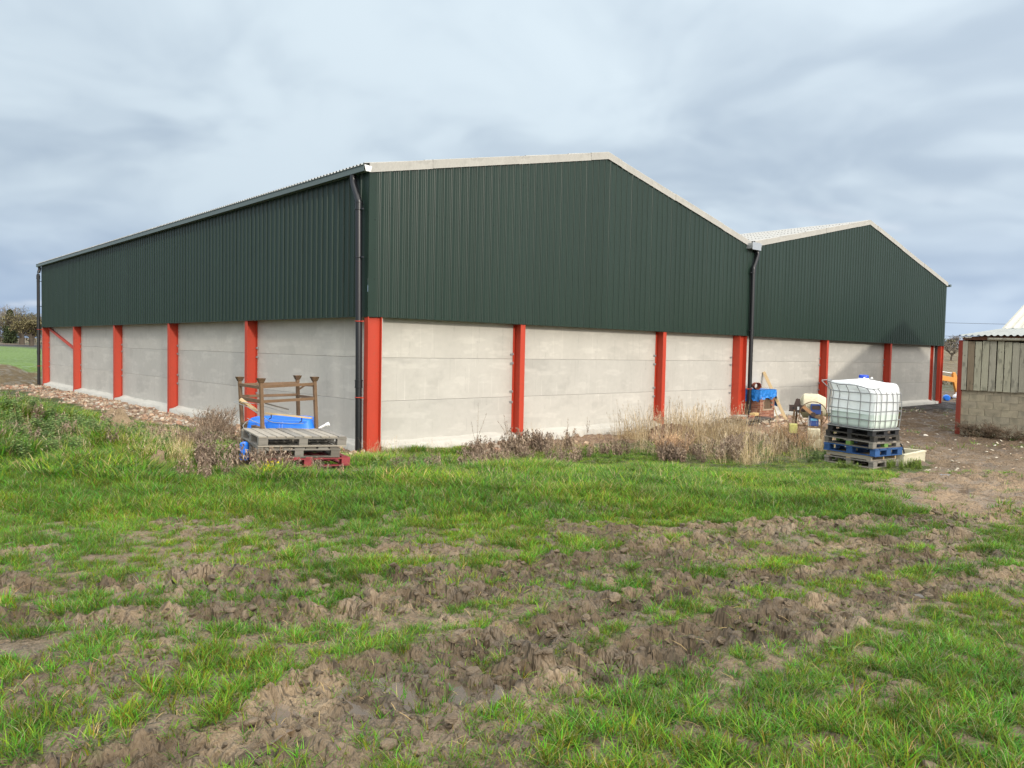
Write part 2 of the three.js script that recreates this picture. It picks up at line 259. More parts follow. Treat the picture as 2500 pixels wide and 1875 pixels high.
  o.dark = sm(6, 1.5, Math.hypot((x - 33) / 1.6, (z - 1.2) * 1.3));
  o.n1 = n1; o.n2 = n2; o.n3 = n3; o.hill = hill;
  let g = 1 - sm(0.30, 0.66, (o.bare || 0) + (n3 - 0.5) * 0.25);
  if (o.yard) g = sm(0.62, 0.7, n1 + 0.10 * sm(6, 0, Math.hypot(x - 15, (z - 4.6) * 1.4)) + 0.02) * 0.9 * (x > 5 ? 1 : 0.5);
  if (o.rub) g *= 0.03;
  if (hill > 0.15) g *= sm(0.45, 0.58, n1 * 0.7 + n2 * 0.3 + 0.08 * (1 - hill));
  if (z < 0.05 && x > -0.1 && x < 35.3 && z > -32) g = 0;
  o.grass = g;
  return o;
}
const groundY = (x, z) => land(x, z).y;

(function () {
  const ds = [-700, -300, -120, -50, -20, -8, -3, -0.5, 1.2], ss = [0];
  for (let d = 2.2; d < 900;) { ds.push(d); d += d < 8.6 ? 0.025 : d < 38 ? 0.025 + (d - 8.6) * 0.0062 : (d - 30) * 0.10; }
  for (let s = 0.03; s < 900;) { ss.push(s); ss.unshift(-s); s += s < 4.4 ? 0.026 : s < 30 ? 0.026 + (s - 4.4) * 0.021 : (s - 22) * 0.14; }
  const nd = ds.length, ns = ss.length, P = new Float32Array(nd * ns * 3), K = new Float32Array(nd * ns * 3), U = new Float32Array(nd * ns * 2), I = new Uint32Array((nd - 1) * (ns - 1) * 6);
  for (let i = 0, q = 0; i < nd; i++) for (let j = 0; j < ns; j++, q++) {
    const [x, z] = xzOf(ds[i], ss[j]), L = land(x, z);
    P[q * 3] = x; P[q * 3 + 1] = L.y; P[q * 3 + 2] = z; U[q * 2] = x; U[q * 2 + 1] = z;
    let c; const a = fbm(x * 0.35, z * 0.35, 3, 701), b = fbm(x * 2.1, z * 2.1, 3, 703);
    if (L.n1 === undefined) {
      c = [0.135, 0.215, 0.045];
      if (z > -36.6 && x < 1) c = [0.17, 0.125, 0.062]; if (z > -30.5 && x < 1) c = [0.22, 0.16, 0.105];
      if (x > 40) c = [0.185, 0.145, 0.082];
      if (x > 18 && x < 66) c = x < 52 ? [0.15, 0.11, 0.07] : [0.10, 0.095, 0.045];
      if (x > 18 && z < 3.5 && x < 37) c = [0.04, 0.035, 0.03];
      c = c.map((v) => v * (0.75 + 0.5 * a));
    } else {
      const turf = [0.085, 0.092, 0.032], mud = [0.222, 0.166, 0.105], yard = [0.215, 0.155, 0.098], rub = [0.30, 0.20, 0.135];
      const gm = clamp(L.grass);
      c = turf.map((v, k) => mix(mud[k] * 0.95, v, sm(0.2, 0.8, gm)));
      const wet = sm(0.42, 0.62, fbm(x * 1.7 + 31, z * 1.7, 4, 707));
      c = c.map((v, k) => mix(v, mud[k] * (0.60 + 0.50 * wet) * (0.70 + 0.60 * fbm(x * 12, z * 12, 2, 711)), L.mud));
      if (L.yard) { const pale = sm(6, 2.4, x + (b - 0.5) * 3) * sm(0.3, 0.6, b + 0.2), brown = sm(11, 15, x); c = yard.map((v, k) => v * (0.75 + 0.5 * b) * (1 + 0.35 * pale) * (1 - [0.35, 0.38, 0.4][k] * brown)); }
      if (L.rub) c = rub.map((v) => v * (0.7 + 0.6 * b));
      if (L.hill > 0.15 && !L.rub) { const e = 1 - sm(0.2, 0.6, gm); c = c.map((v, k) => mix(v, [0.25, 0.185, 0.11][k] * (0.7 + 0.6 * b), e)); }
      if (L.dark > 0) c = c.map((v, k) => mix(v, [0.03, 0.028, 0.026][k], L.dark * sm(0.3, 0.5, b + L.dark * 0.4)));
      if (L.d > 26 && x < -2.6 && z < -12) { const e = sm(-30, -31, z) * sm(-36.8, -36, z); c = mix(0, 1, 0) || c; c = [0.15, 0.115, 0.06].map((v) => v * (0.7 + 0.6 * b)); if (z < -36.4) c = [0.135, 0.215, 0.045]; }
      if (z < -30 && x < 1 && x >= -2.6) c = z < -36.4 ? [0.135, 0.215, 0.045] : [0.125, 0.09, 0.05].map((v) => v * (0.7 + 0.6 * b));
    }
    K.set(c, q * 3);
  }
  for (let i = 0, q = 0; i + 1 < nd; i++) for (let j = 0; j + 1 < ns; j++) { const a = i * ns + j, b = a + 1, c = a + ns, e = c + 1; I[q++] = a; I[q++] = b; I[q++] = c; I[q++] = b; I[q++] = e; I[q++] = c; }
  const g = new THREE.BufferGeometry(); g.setAttribute('position', new THREE.BufferAttribute(P, 3)); g.setAttribute('uv', new THREE.BufferAttribute(U, 2)); g.setAttribute('color', new THREE.BufferAttribute(K, 3)); g.setIndex(new THREE.BufferAttribute(I, 1)); g.computeVertexNormals();
  if (g.attributes.normal.getY(Math.floor(nd / 2) * ns + 5) < 0) { for (let i = 0; i < I.length; i += 3) { const t = I[i]; I[i] = I[i + 1]; I[i + 1] = t; } g.computeVertexNormals(); }
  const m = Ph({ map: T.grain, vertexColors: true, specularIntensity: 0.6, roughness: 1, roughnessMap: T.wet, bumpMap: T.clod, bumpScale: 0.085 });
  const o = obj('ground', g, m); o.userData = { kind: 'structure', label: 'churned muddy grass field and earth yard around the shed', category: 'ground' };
})();

// muddy water lying in the ruts
const waterM = Ph({ color: C(0.62, 0.5, 0.36), roughness: 0.05, transmission: 0.85, thickness: 0, ior: 1.33 });
const puddleAt = [[-7.14, 11.72, 0.26], [-6.95, 11.92, 0.30], [-6.53, 11.61, 0.16], [-6.40, 11.66, 0.15], [-5.98, 11.72, 0.17], [-5.78, 11.80, 0.14], [-3.40, 12.95, 0.26], [-4.53, 12.62, 0.22], [-1.3, 12.9, 0.25], [8.55, 9.55, 0.55], [-6.05, 13.2, 0.22], [-6.73, 12.06, 0.2], [-7.75, 11.6, 0.2], [-0.75, 11.75, 0.2], [0.5, 12.1, 0.25], [2.3, 11.4, 0.6], [4.6, 10.6, 0.6], [-5.3, 11.7, 0.2], [-2.6, 12.75, 0.2]];
puddleAt.forEach(([x, z, r], k) => {
  const R = mul(900 + k), hs = []; let lo = [1e9, x, z];
  for (let i = 0; i < 90; i++) { const a = R() * 6.283, q = Math.sqrt(R()) * r, px = x + Math.cos(a) * q, pz = z + Math.sin(a) * q, y = groundY(px, pz); hs.push(y); if (y < lo[0]) lo = [y, px, pz]; }
  hs.sort((a, b) => a - b); const y = hs[k === 9 || k >= 15 ? 20 : k < 3 ? 32 : 18] + 0.002, pts = [];
  for (let i = 0; i < 30; i++) { const a = i / 30 * 6.283; pts.push(new THREE.Vector2(Math.cos(a) * r * (0.85 + 0.3 * vn(i * 0.5, k, 3)), Math.sin(a) * r * (0.85 + 0.3 * vn(i * 0.5, k + 9, 3)))); }
  const g = new THREE.ShapeGeometry(new THREE.Shape(pts)); g.rotateX(-Math.PI / 2); g.translate(x, y, z);
  const o = obj('puddle', g, waterM); o.userData = { kind: 'structure', label: 'brown puddle lying in a wheel rut', category: 'puddle', group: 'puddles in the ruts' };
});

// ---------------------------------------------------------------- the new farm shed
const shed = thing('farm_shed', 'large new dark green twin-gabled farm shed with red steel posts and grey concrete panels', 'farm shed');
const YB = 2.918, W1 = 15.75, W2 = 35.25, LZ = -31.55, BAY = 6.29, PD = 0.305;
const SL1 = 0.2146, SL2 = 0.207, Y0 = 6.046;
const roofY = (x) => x <= W1 ? Y0 + SL1 * (W1 / 2 - Math.abs(x - W1 / 2)) : Y0 + SL2 * (9.75 - Math.abs(x - 25.5));
// box profile sheet: 1 m cover, four ribs
const PROF = (function () { const p = []; for (let k = 0; k < 4; k++) { const o = k * 0.25; p.push([o, 0], [o + 0.012, 0.005], [o + 0.024, 0.026], [o + 0.034, 0.030], [o + 0.060, 0.030], [o + 0.070, 0.026], [o + 0.082, 0.005], [o + 0.094, 0], [o + 0.140, 0], [o + 0.152, 0.004], [o + 0.160, 0.004], [o + 0.166, 0], [o + 0.196, 0], [o + 0.208, 0.004], [o + 0.216, 0.004], [o + 0.222, 0]); } p.push([1.004, 0], [1.012, 0.002]); return p; })();
function sheetGeo(x0, x1, y0, topf, place) {   // place(x, out, y) -> xyz
  const P = [], U = [], I = []; const xs = [];
  for (let k = Math.floor(x0); k < x1; k++) for (const [px, po] of PROF) { const x = k + px; if (x >= x0 - 1e-6 && x <= x1 + 1e-6) xs.push([x, po]); }
  for (const [x, o] of xs) { const a = place(x, o, y0), b = place(x, o, topf(x)); P.push(...a, ...b); U.push(x, y0, x, topf(x)); }
  for (let i = 0; i + 1 < xs.length; i++) { const a = i * 2; I.push(a, a + 2, a + 1, a + 1, a + 2, a + 3); }
  const g = new THREE.BufferGeometry(); g.setAttribute('position', new THREE.Float32BufferAttribute(P, 3)); g.setAttribute('uv', new THREE.Float32BufferAttribute(U, 2)); g.setIndex(I);
  const n = g.toNonIndexed(); n.computeVertexNormals(); return n;
}
for (const m of M.green) m.side = THREE.DoubleSide;
let sheetNo = 0;
const sheet = (x0, x1, topf, place) => obj('cladding_sheet', sheetGeo(x0, x1, YB, topf, place), M.green[[1, 1, 0, 1, 2, 1, 1, 0, 2][sheetNo++ % 9]], shed);
for (let k = 0; k < 35.25; k++) { const a = Math.max(k, 0.10), b = Math.min(k + 1.012, 35.14); sheet(a, b, (x) => roofY(x) + 0.06, (x, o, y) => [x, y, 0.012 + o + (x > k + 1 ? 0.002 : 0)]); }
for (let k = 0; k < 31.5; k++) { const a = Math.max(k, 0.1), b = Math.min(k + 1.012, 31.45); sheet(a, b, () => 6.10, (x, o, y) => [-0.012 - o, y, -x]); }
// plain far walls
obj('back_wall', [bx(35.2, 6.1, 0.2, 17.62, 3.0, LZ - 0.1)], M.concrete, shed);
obj('side_wall', [bx(0.2, 6.05, 31.3, 35.13, 3.0, -15.9)], M.concrete, shed);
obj('corner_flashing', [bx(0.205, 3.18, 0.004, 0.098, 4.49, 0.0165), bx(0.004, 3.18, 0.16, -0.0165, 4.49, -0.062)], M.green[1], shed);
obj('corner_flashing', [bx(0.15, 3.14, 0.004, 35.19, 4.485, 0.0165), bx(0.004, 3.14, 0.16, 35.266, 4.485, -0.062)], M.green[1], shed);
obj('corner_flashing', [bx(0.004, 3.16, 0.14, -0.0165, 4.49, LZ + 0.07)], M.green[1], shed);
obj('drip_flashing', [bx(35.25, 0.012, 0.05, 17.625, YB - 0.006, 0.0), bx(35.25, 0.02, 0.28, 17.625, YB + 0.02, -0.17)], M.green[0], shed);
obj('drip_flashing', [bx(0.05, 0.012, 31.5, 0.0, YB - 0.006, -15.8), bx(0.26, 0.02, 31.3, 0.165, YB + 0.02, -15.85)], M.green[0], shed);

{ // fixing screws along the rails
  const G = [], hd = (x, y, z, ax) => { const g = new THREE.CylinderGeometry(0.011, 0.013, 0.010, 6); if (ax) g.rotateX(Math.PI / 2); else g.rotateZ(Math.PI / 2); g.translate(x, y, z); return clean(g); };
  for (let k = 0; k < 35; k++) for (const o of [0.115, 0.365, 0.615, 0.865]) for (const y of [3.03, 4.2, 5.35, 6.5, 7.5]) if (y < roofY(k + o) - 0.08) G.push(hd(k + o, y, 0.017, 1));
  for (let k = 0; k < 31; k++) for (const o of [0.115, 0.615]) for (const y of [3.03, 4.5, 5.9]) G.push(hd(-0.017, y, -k - o, 0));
  for (const y of [3.1, 3.75, 4.4, 5.05, 5.7]) G.push(hd(0.16, y, 0.022, 1));
  obj('screws', G, S({ color: C(0.012, 0.02, 0.016), roughness: 0.5 }), shed).userData.kind = 'stuff';
}
// steel posts: I sections; web along x (portal columns) or along z (gable posts)
function iPost(x, z, depth, fw, alongX, h0, h1, tf = 0.016, tw = 0.011) {
  const h = h1 - h0, y = (h0 + h1) / 2;
  const G = alongX ? [bx(tf, h, fw, x + tf / 2, y, z), bx(tf, h, fw, x + depth - tf / 2, y, z), bx(depth - 2 * tf - 0.002, h, tw, x + depth / 2, y, z)]
    : [bx(fw, h, tf, x, y, z - tf / 2), bx(fw, h, tf, x, y, z - depth + tf / 2), bx(tw, h, depth - 2 * tf - 0.002, x, y, z - depth / 2)];
  return obj('steel_post', G, M.red, shed);
}
const clipGeo = [bx(0.10, 0.055, 0.010), bx(0.04, 0.06, 0.02, 0.03, 0, 0.008), rod(V(-0.028, 0, 0.002), V(-0.028, 0, 0.022), 0.012)];
const clipM = mergeGeometries(clipGeo.map(clean));
const CY = [0.87, 1.13, 1.87, 2.13];
for (let i = 0; i <= 5; i++) {   // left wall columns
  const z = i === 5 ? LZ + 0.11 : i === 0 ? -0.054 : -BAY * i - 0.05;
  const p = iPost(i === 0 ? 0.004 : -0.002, z, i === 0 ? 0.36 : 0.30, 0.165, true, -0.35, YB - 0.012);
  if (i > 0) for (const y of CY) { const c = obj('clip', clipM, M.zincDull, p); c.position.set(0.278, y + (vn(y * 7, i, 4) - 0.5) * 0.04, z + 0.10); c.rotation.y = -Math.PI / 2; c.rotation.x = (vn(y, i * 3, 9) - 0.5) * 0.4; }
}
for (const x of [4.72, 10.865, 22.02, 28.46]) {   // gable posts
  const p = iPost(x, -0.004, 0.30, 0.165, false, -0.4, YB - 0.012);
  for (const y of CY) { const c = obj('clip', clipM, M.zincDull, p); c.position.set(x - 0.125, y + (vn(y * 7, x, 4) - 0.5) * 0.04, -0.285); c.rotation.z = (vn(y, x * 3, 9) - 0.5) * 0.5; }
}
{ const p = iPost(15.28, -0.15, 0.46, 0.29, true, -0.35, YB - 0.012); for (const y of CY) { const c = obj('clip', clipM, M.zincDull, p); c.position.set(15.17, y, -0.288); } }
iPost(34.86, -0.075, 0.38, 0.17, true, -0.35, YB - 0.012);
{ const p = obj('steel_post', [bx(0.014, 3.0, 0.12, 34.40, 1.44, -0.25), bx(0.12, 3.0, 0.014, 34.34, 1.44, -0.298)], M.red, shed); for (const y of CY) { const c = obj('clip', clipM, M.red, p); c.position.set(34.36, y, -0.27); } }
obj('diagonal_brace', [bar(V(0.20, 2.88, -31.2), V(0.20, 1.72, -25.25), 0.012, 0.10), bar(V(0.24, 2.93, -31.2), V(0.24, 1.77, -25.25), 0.09, 0.012)], M.red, shed);
// concrete wall panels, one mesh each
let pn = 0;
function panel(axis, a, b, row) {
  const y0 = row + 0.002, h = 0.996, uo = ((pn * 2.37) % 6.4), vo = ((pn * 1.13) % 3.2); pn++;
  const L = b - a, g = new RoundedBoxGeometry(axis === 'x' ? L : 0.14, h, axis === 'x' ? 0.14 : L, 1, 0.007);
  const P = g.attributes.position, N = g.attributes.normal, U = g.attributes.uv;
  for (let i = 0; i < P.count; i++) { const l = axis === 'x' ? P.getX(i) : -P.getZ(i); U.setXY(i, l + uo + (Math.abs(N.getY(i)) > 0.7 ? 0.3 : 0), P.getY(i) + vo); }
  if (axis === 'x') g.translate((a + b) / 2, y0 + h / 2, -PD - 0.07); else g.translate(PD + 0.07, y0 + h / 2, -(a + b) / 2);
  obj('concrete_panel', clean(g), M.panels[[0, 1, 0, 2, 0, 1, 2][pn % 7]], shed);
}
const gx = [0.42, 4.72, 10.865, 15.50, 22.02, 28.46, 34.42, 34.87];
for (let i = 0; i < 7; i++) for (let r = 0; r < 3; r++) panel('x', gx[i] + (i ? 0.006 : 0), gx[i + 1] - 0.006, r);
for (let i = 0; i < 5; i++) for (let r = 0; r < 3; r++) panel('z', i * BAY + 0.056, (i === 4 ? 31.44 : (i + 1) * BAY + 0.044), r);
obj('concrete_panel', [bx(34.6, 0.12, 0.12, 17.6, 3.05, -PD - 0.07), bx(0.12, 0.12, 31.2, PD + 0.07, 3.05, -15.8)], M.concrete, shed);
// mortar fillet in the corner by the gable, its edge ragged
{ const G = []; const R = mul(5); for (let y = 0; y < 2.9; y += 0.13) G.push(bx(0.075 + R() * 0.022, 0.133, 0.05 + R() * 0.01, 0.395 + R() * 0.006, y + 0.065, -0.292 + R() * 0.004, 0, 0, (R() - 0.5) * 0.06)); obj('mortar_fillet', G, M.mortar, shed); }
// footing, cast a little proud of the panels, with a mortar haunch
function haunch(axis, a, b) {
  const n = Math.round((b - a) * 5);
  const g = gridGeo(n, 4, (u, v) => {
    const t = a + (b - a) * u, e = [[-0.02, 0.10], [0.045, 0.055], [0.155, 0.012], [0.30, -0.008], [0.315, -0.30]][Math.round(v * 4)];
    const k = v > 0.9 ? 0 : 1, o = e[0] + (fbm(t * 2, v * 3, 3, 12) - 0.5) * 0.05 * k * (v > 0), y = e[1] * (0.6 + 0.9 * (v < 0.6 ? fbm(t * 1.3, 5, 3, 15) : 0.5)) + (fbm(t * 4, v * 9, 2, 18) - 0.5) * 0.018 * k;
    return axis === 'x' ? [t, y, -PD + o] : [PD - o, y, -t];
  }, (u, v) => [a + (b - a) * u, v * 0.5]);
  M.footing.side = THREE.DoubleSide; obj('footing', g, M.footing, shed);
}
for (let i = 0; i < 7; i++) haunch('x', gx[i] + 0.02, gx[i + 1] - 0.03);
for (let i = 0; i < 5; i++) haunch('z', i * BAY + 0.15, (i + 1) * BAY - 0.02);
obj('kerb', [bx(3.0, 0.10, 0.16, 9.3, -0.09, 0.42, 0.0, -0.03, 0.01)], M.footing, shed);

// roofs: corrugated fibre cement, laid in courses that lap
function slope(xa, ya, xb, yb) {
  const n = 1744, z0 = 0.03, z1 = LZ - 0.1, L = Math.hypot(xb - xa, yb - ya), rows = 5, G = [];
  for (let r = 0; r < rows; r++) {
    const t0 = r / rows, t1 = Math.min(1, (r + 1) / rows + 0.02), lift = 0.018;
    G.push(gridGeo(n, 1, (u, v) => { const t = mix(t0, t1, v), z = mix(z0, z1, u); const w = 0.028 * Math.cos(z * 2 * Math.PI / 0.146); return [mix(xa, xb, t), mix(ya, yb, t) + w + (v < 0.5 ? lift : 0), z]; }, (u, v) => [mix(t0, t1, v) * L + r * 0.7, mix(z0, z1, u)]).toNonIndexed());
  }
  M.roof.side = THREE.DoubleSide; return obj('roof', G, M.roof, shed);
}
const RY = 0.18;
slope(-0.14, Y0 + RY - 0.03, 7.86, Y0 + RY + SL1 * 7.86); slope(15.62, Y0 + RY + 0.03, 7.89, Y0 + RY + SL1 * 7.86);
slope(15.88, Y0 + RY + 0.03, 25.48, Y0 + RY + SL2 * 9.73); slope(35.4, Y0 + RY - 0.03, 25.52, Y0 + RY + SL2 * 9.73);
obj('ridge_cap', [bx(0.34, 0.03, 31.5, 7.71, Y0 + 1.84, -15.8, 0, 0, 0.21), bx(0.34, 0.03, 31.5, 8.04, Y0 + 1.84, -15.8, 0, 0, -0.21)], M.fibre, shed);
obj('ridge_cap', [bx(0.34, 0.03, 31.5, 25.34, Y0 + 2.16, -15.8, 0, 0, 0.2), bx(0.34, 0.03, 31.5, 25.66, Y0 + 2.16, -15.8, 0, 0, -0.2)], M.fibre, shed);
// barge boards: angled fibre cement pieces lapping up the gables
function barge(xa, xb, k) {
  const f = (x) => roofY(x), zf = 0.052 + (k % 2) * 0.010, G = [];
  const seg = (a, b, a2, b2) => {   // face and top flange between two points along the slope
    const q = [[a, f(a)], [b, f(b)]];
    const P = []; const pr = [[0.005, zf - 0.010], [0.0, zf], [0.195, zf], [0.206, zf - 0.006], [0.214, zf - 0.22]];
    const g = gridGeo(1, pr.length - 1, (u, v) => { const p = pr[Math.round(v * (pr.length - 1))], x = mix(a, b, u); return [x, mix(q[0][1], q[1][1], u) + p[0] + (k % 2) * 0.006, p[1]]; }, (u, v) => [mix(a, b, u) + k * 0.9, v * 0.45]).toNonIndexed(); g.computeVertexNormals(); return g;
  };
  const rx = xa < W1 ? W1 / 2 : 25.5;
  if (xa < rx && xb > rx) G.push(seg(xa, rx), seg(rx, xb)); else G.push(seg(xa, xb));
  G.push(bx(0.006, 0.19, 0.012, xb, f(xb) + 0.10, zf - 0.004)); M.fibre.side = THREE.DoubleSide;
  obj('barge_board', G, M.fibre, shed);
}
[[-0.02, 1.69], [1.68, 4.40], [4.39, 7.15], [7.14, 8.47], [8.46, 11.15], [11.14, 13.85], [13.84, 15.72]].forEach(([a, b], k) => barge(a, b, k));
[[15.95, 18.5], [18.49, 21.4], [21.39, 24.3], [24.29, 26.3], [26.29, 29.1], [29.09, 31.9], [31.89, 35.30]].forEach(([a, b], k) => barge(a, b, k + 1));
// gutters
const gut = obj('gutter', [bx(0.006, 0.125, 31.9, -0.195, 6.105, -15.85), bx(0.13, 0.006, 31.9, -0.135, 6.042, -15.85), bx(0.022, 0.012, 31.9, -0.203, 6.168, -15.85), bx(0.03, 0.05, 31.5, -0.10, 6.10, -15.8)], M.gutter, shed);
obj('end_cap', clean((function () { const s = new THREE.Shape(); s.moveTo(-0.19, 0.135); s.lineTo(0.0, 0.12); s.lineTo(-0.03, 0.0); s.lineTo(-0.15, 0.0); const g = new THREE.ExtrudeGeometry(s, { depth: 0.015, bevelEnabled: false }); g.translate(0, 6.04, 0.10); return g; })()), M.white, gut);
obj('end_cap', [bx(0.15, 0.13, 0.01, -0.13, 6.1, -31.81)], M.gutter, gut);
{ const v = obj('valley_gutter', [bx(0.56, 0.008, 32, 15.75, 5.985, -15.75), bx(0.008, 0.19, 32, 15.474, 6.08, -15.75), bx(0.008, 0.19, 32, 16.026, 6.08, -15.75)], M.zinc, shed);
  obj('end_cap', [bx(0.58, 0.26, 0.008, 15.74, 6.075, 0.256), bx(0.006, 0.22, 0.2, 16.035, 6.06, 0.15), bx(0.10, 0.1, 0.01, 16.10, 6.12, 0.23, 0.3, 0.2, 0.4)], M.zinc, v); }
obj('gutter', [bx(0.006, 0.12, 31.9, 35.52, 6.09, -15.8), bx(0.15, 0.006, 31.9, 35.45, 6.03, -15.8), bx(0.15, 0.12, 0.01, 35.445, 6.09, 0.14)], M.gutter, shed);
// downpipes
function downpipe(pts, r, brackets, couplers, dir) {
  const p = obj('downpipe', [tube(pts, r, 12, 80)], M.pipe, shed);
  for (const [y, x, z, red] of brackets) { const g = [clean(new THREE.TorusGeometry(r + 0.006, 0.010, 5, 14).rotateX(Math.PI / 2)), bx(dir[0] ? 0.14 : 0.03, 0.03, dir[0] ? 0.03 : 0.14, dir[0] * 0.11, 0, dir[1] * 0.11)]; const b = obj('pipe_bracket', g, red ? M.red : M.pipe, p); b.position.set(x, y, z); }
  for (const [y, x, z] of couplers) obj('pipe_coupler', [rod(V(x, y - 0.09, z), V(x, y + 0.09, z), r + 0.010, r + 0.010, 14), rod(V(x, y + 0.06, z), V(x, y + 0.085, z), r + 0.018, r + 0.018, 14), rod(V(x, y - 0.085, z), V(x, y - 0.06, z), r + 0.018, r + 0.018, 14)], M.pipe, p);
}
downpipe([V(-0.13, -0.3, -0.10), V(-0.13, 2, -0.13), V(-0.13, 5.32, -0.20), V(-0.13, 5.42, -0.21), V(-0.13, 5.55, -0.26), V(-0.13, 5.84, -0.42), V(-0.13, 5.95, -0.45), V(-0.13, 6.05, -0.45)], 0.072,
  [[5.25, -0.13, -0.20, 0], [4.2, -0.13, -0.175, 0], [2.80, -0.13, -0.145, 1], [1.12, -0.13, -0.115, 1]], [[5.33, -0.13, -0.2], [1.42, -0.13, -0.12]], [0, 1]);
downpipe([V(15.78, -0.2, 0.13), V(15.78, 3, 0.13), V(15.76, 5.20, 0.13), V(15.78, 5.32, 0.13), V(15.86, 5.45, 0.13), V(16.02, 5.78, 0.13), V(16.04, 5.88, 0.12), V(16.0, 6.0, 0.10)], 0.075,
  [[5.15, 15.76, 0.13, 0], [3.1, 15.78, 0.13, 0], [1.02, 15.78, 0.13, 1]], [[5.2, 15.76, 0.13], [3.05, 15.78, 0.13]], [-1, 0]);
downpipe([V(-0.14, -0.3, -31.66), V(-0.14, 5.5, -31.66), V(-0.13, 5.7, -31.66), V(-0.07, 5.95, -31.66), V(-0.1, 6.05, -31.66)], 0.075,
  [[5.3, -0.14, -31.66, 0], [4.0, -0.14, -31.66, 0], [2.8, -0.14, -31.66, 1], [0.9, -0.14, -31.66, 1]], [[5.5, -0.14, -31.66], [1.6, -0.14, -31.66]], [1, 0]);

// ---------------------------------------------------------------- the old barn on the right
const barn = thing('old_barn', 'old barn of weathered boards over concrete blocks under corrugated roofs', 'barn', [17.5, -0.12, 6.4]);
// local: wall plane x = 0 runs along +z
{
  const R = mul(71), geos = [0.445, 0.22].map((l) => [0, 1, 2, 3].map((q) => bx(0.14, 0.212, l - 0.008, 0, 0, 0, 0, 0, 0, q * 0.37, q * 0.61))), zMax = 3.4, blocks = new THREE.Group();
  const wall = obj('block_wall', [bx(0.12, 1.50, 13.9, 0.12, 0.70, 6.99), bx(0.13, 1.5, 10.4, 0.07, 0.7, 8.7)], M.brickmortar, barn);
  for (let r = 0; r < 7; r++) for (let z = 0.06, k = 0; z < zMax;) { const half = k === 0 && r % 2; const l = half ? 0.22 : 0.445; const b = obj('block', geos[half ? 1 : 0][Math.floor(R() * 4)], M.block[Math.floor(R() * 3)], wall); b.position.set(0.072 + R() * 0.004, 0.105 + r * 0.2165 - 0.02, z + l / 2); z += l; k++; }
  const pw = [];
  for (let k = 0; k < 66; k++) {
    const w = 0.170 + R() * 0.016, top = 2.90 + R() * 0.03 - (k > 5 ? 0.03 : 0), bot = 1.385 + R() * 0.025, h = top - bot;
    const b = obj('plank', [bx(0.022, h, w, 0, 0, 0, 0, 0, 0, R() * 3, R() * 3)], M.plank[k === 1 ? 3 : Math.floor(R() * 3)], barn); b.position.set(-0.045 + R() * 0.008, (top + bot) / 2, 0.10 + k * 0.2 + (R() - 0.5) * 0.014); b.rotation.x = (R() - 0.5) * 0.012;
  }
  obj('post', [bx(0.13, 3.1, 0.12, 0.01, 1.40, 0.0)], S({ map: T.red, color: C(0.42, 0.62, 0.8), roughness: 0.8 }), barn);
  obj('rail', [bx(0.06, 0.10, 13.8, 0.01, 1.62, 7), bx(0.06, 0.10, 13.8, 0.01, 2.62, 7)], M.darkwood[0], barn);
  obj('eave_beam', [bx(0.09, 0.11, 13.8, -0.03, 3.01, 6.95)], S({ map: T.rust, color: C(0.7, 0.5, 0.45), roughness: 0.9 }), barn);
  obj('eave_pole', [rod(V(-0.09, 2.985, 0.75), V(-0.08, 2.965, 1.9), 0.05, 0.045, 8), rod(V(-0.085, 2.97, 1.85), V(-0.09, 2.95, 5), 0.05, 0.045, 8)], M.plank[0], barn);
  obj('mortar_patch', [bx(0.05, 0.035, 0.17, -0.09, 3.035, 0.22), bx(0.05, 0.03, 0.08, -0.09, 3.035, 0.06)], M.mortar, barn);
  const wav = (xa, ya, xb, yb, pitch, amp, za, zb, mat, ua) => { const n = Math.round((zb - za) / pitch * 10); mat.side = THREE.DoubleSide; return obj('roof', gridGeo(n, 6, (u, v) => { const z = mix(za, zb, u), q = Math.cos(z * 2 * Math.PI / pitch); return [mix(xa, xb, v), mix(ya, yb, v) + amp * (q > 0 ? q : q * 0.7) + 0.01 * (vn(z * 0.6, v * 3, 5) - 0.5), z]; }, (u, v) => [mix(xa, xb, v), mix(za, zb, u)]), mat, barn); };
  wav(-0.16, 3.085, 4.45, 3.46, 0.172, 0.026, -0.08, 13.95, M.roofOld);
  const main = wav(4.3, 3.44, 11.0, 6.05, 0.26, 0.035, -0.12, 13.95, M.roofWhite); wav(17.7, 3.44, 11.0, 6.05, 0.26, 0.035, -0.12, 13.95, M.roofWhite);
  const sh = new THREE.Shape(); [[0.2, 0], [0.2, 3.0], [4.4, 3.38], [11, 5.95], [17.5, 3.4], [17.5, 0]].forEach((p, i) => i ? sh.lineTo(...p) : sh.moveTo(...p));
  for (const z of [0.02, 13.8]) { const g = new THREE.ExtrudeGeometry(sh, { depth: 0.1, bevelEnabled: false }); g.translate(0, 0, z); obj('gable_wall', clean(g), M.plank[1], barn); }
  obj('side_wall', [bx(0.12, 3.4, 13.8, 17.5, 1.7, 6.95), bx(0.12, 3.3, 13.6, 4.5, 1.65, 6.95)], M.plank[1], barn);
  for (const [x, y] of [[7.3, 4.66], [8.55, 5.15]]) obj('roof_bracket', [bx(0.10, 0.13, 0.06, x, y + 0.05, -0.16)], M.dark, barn);
}

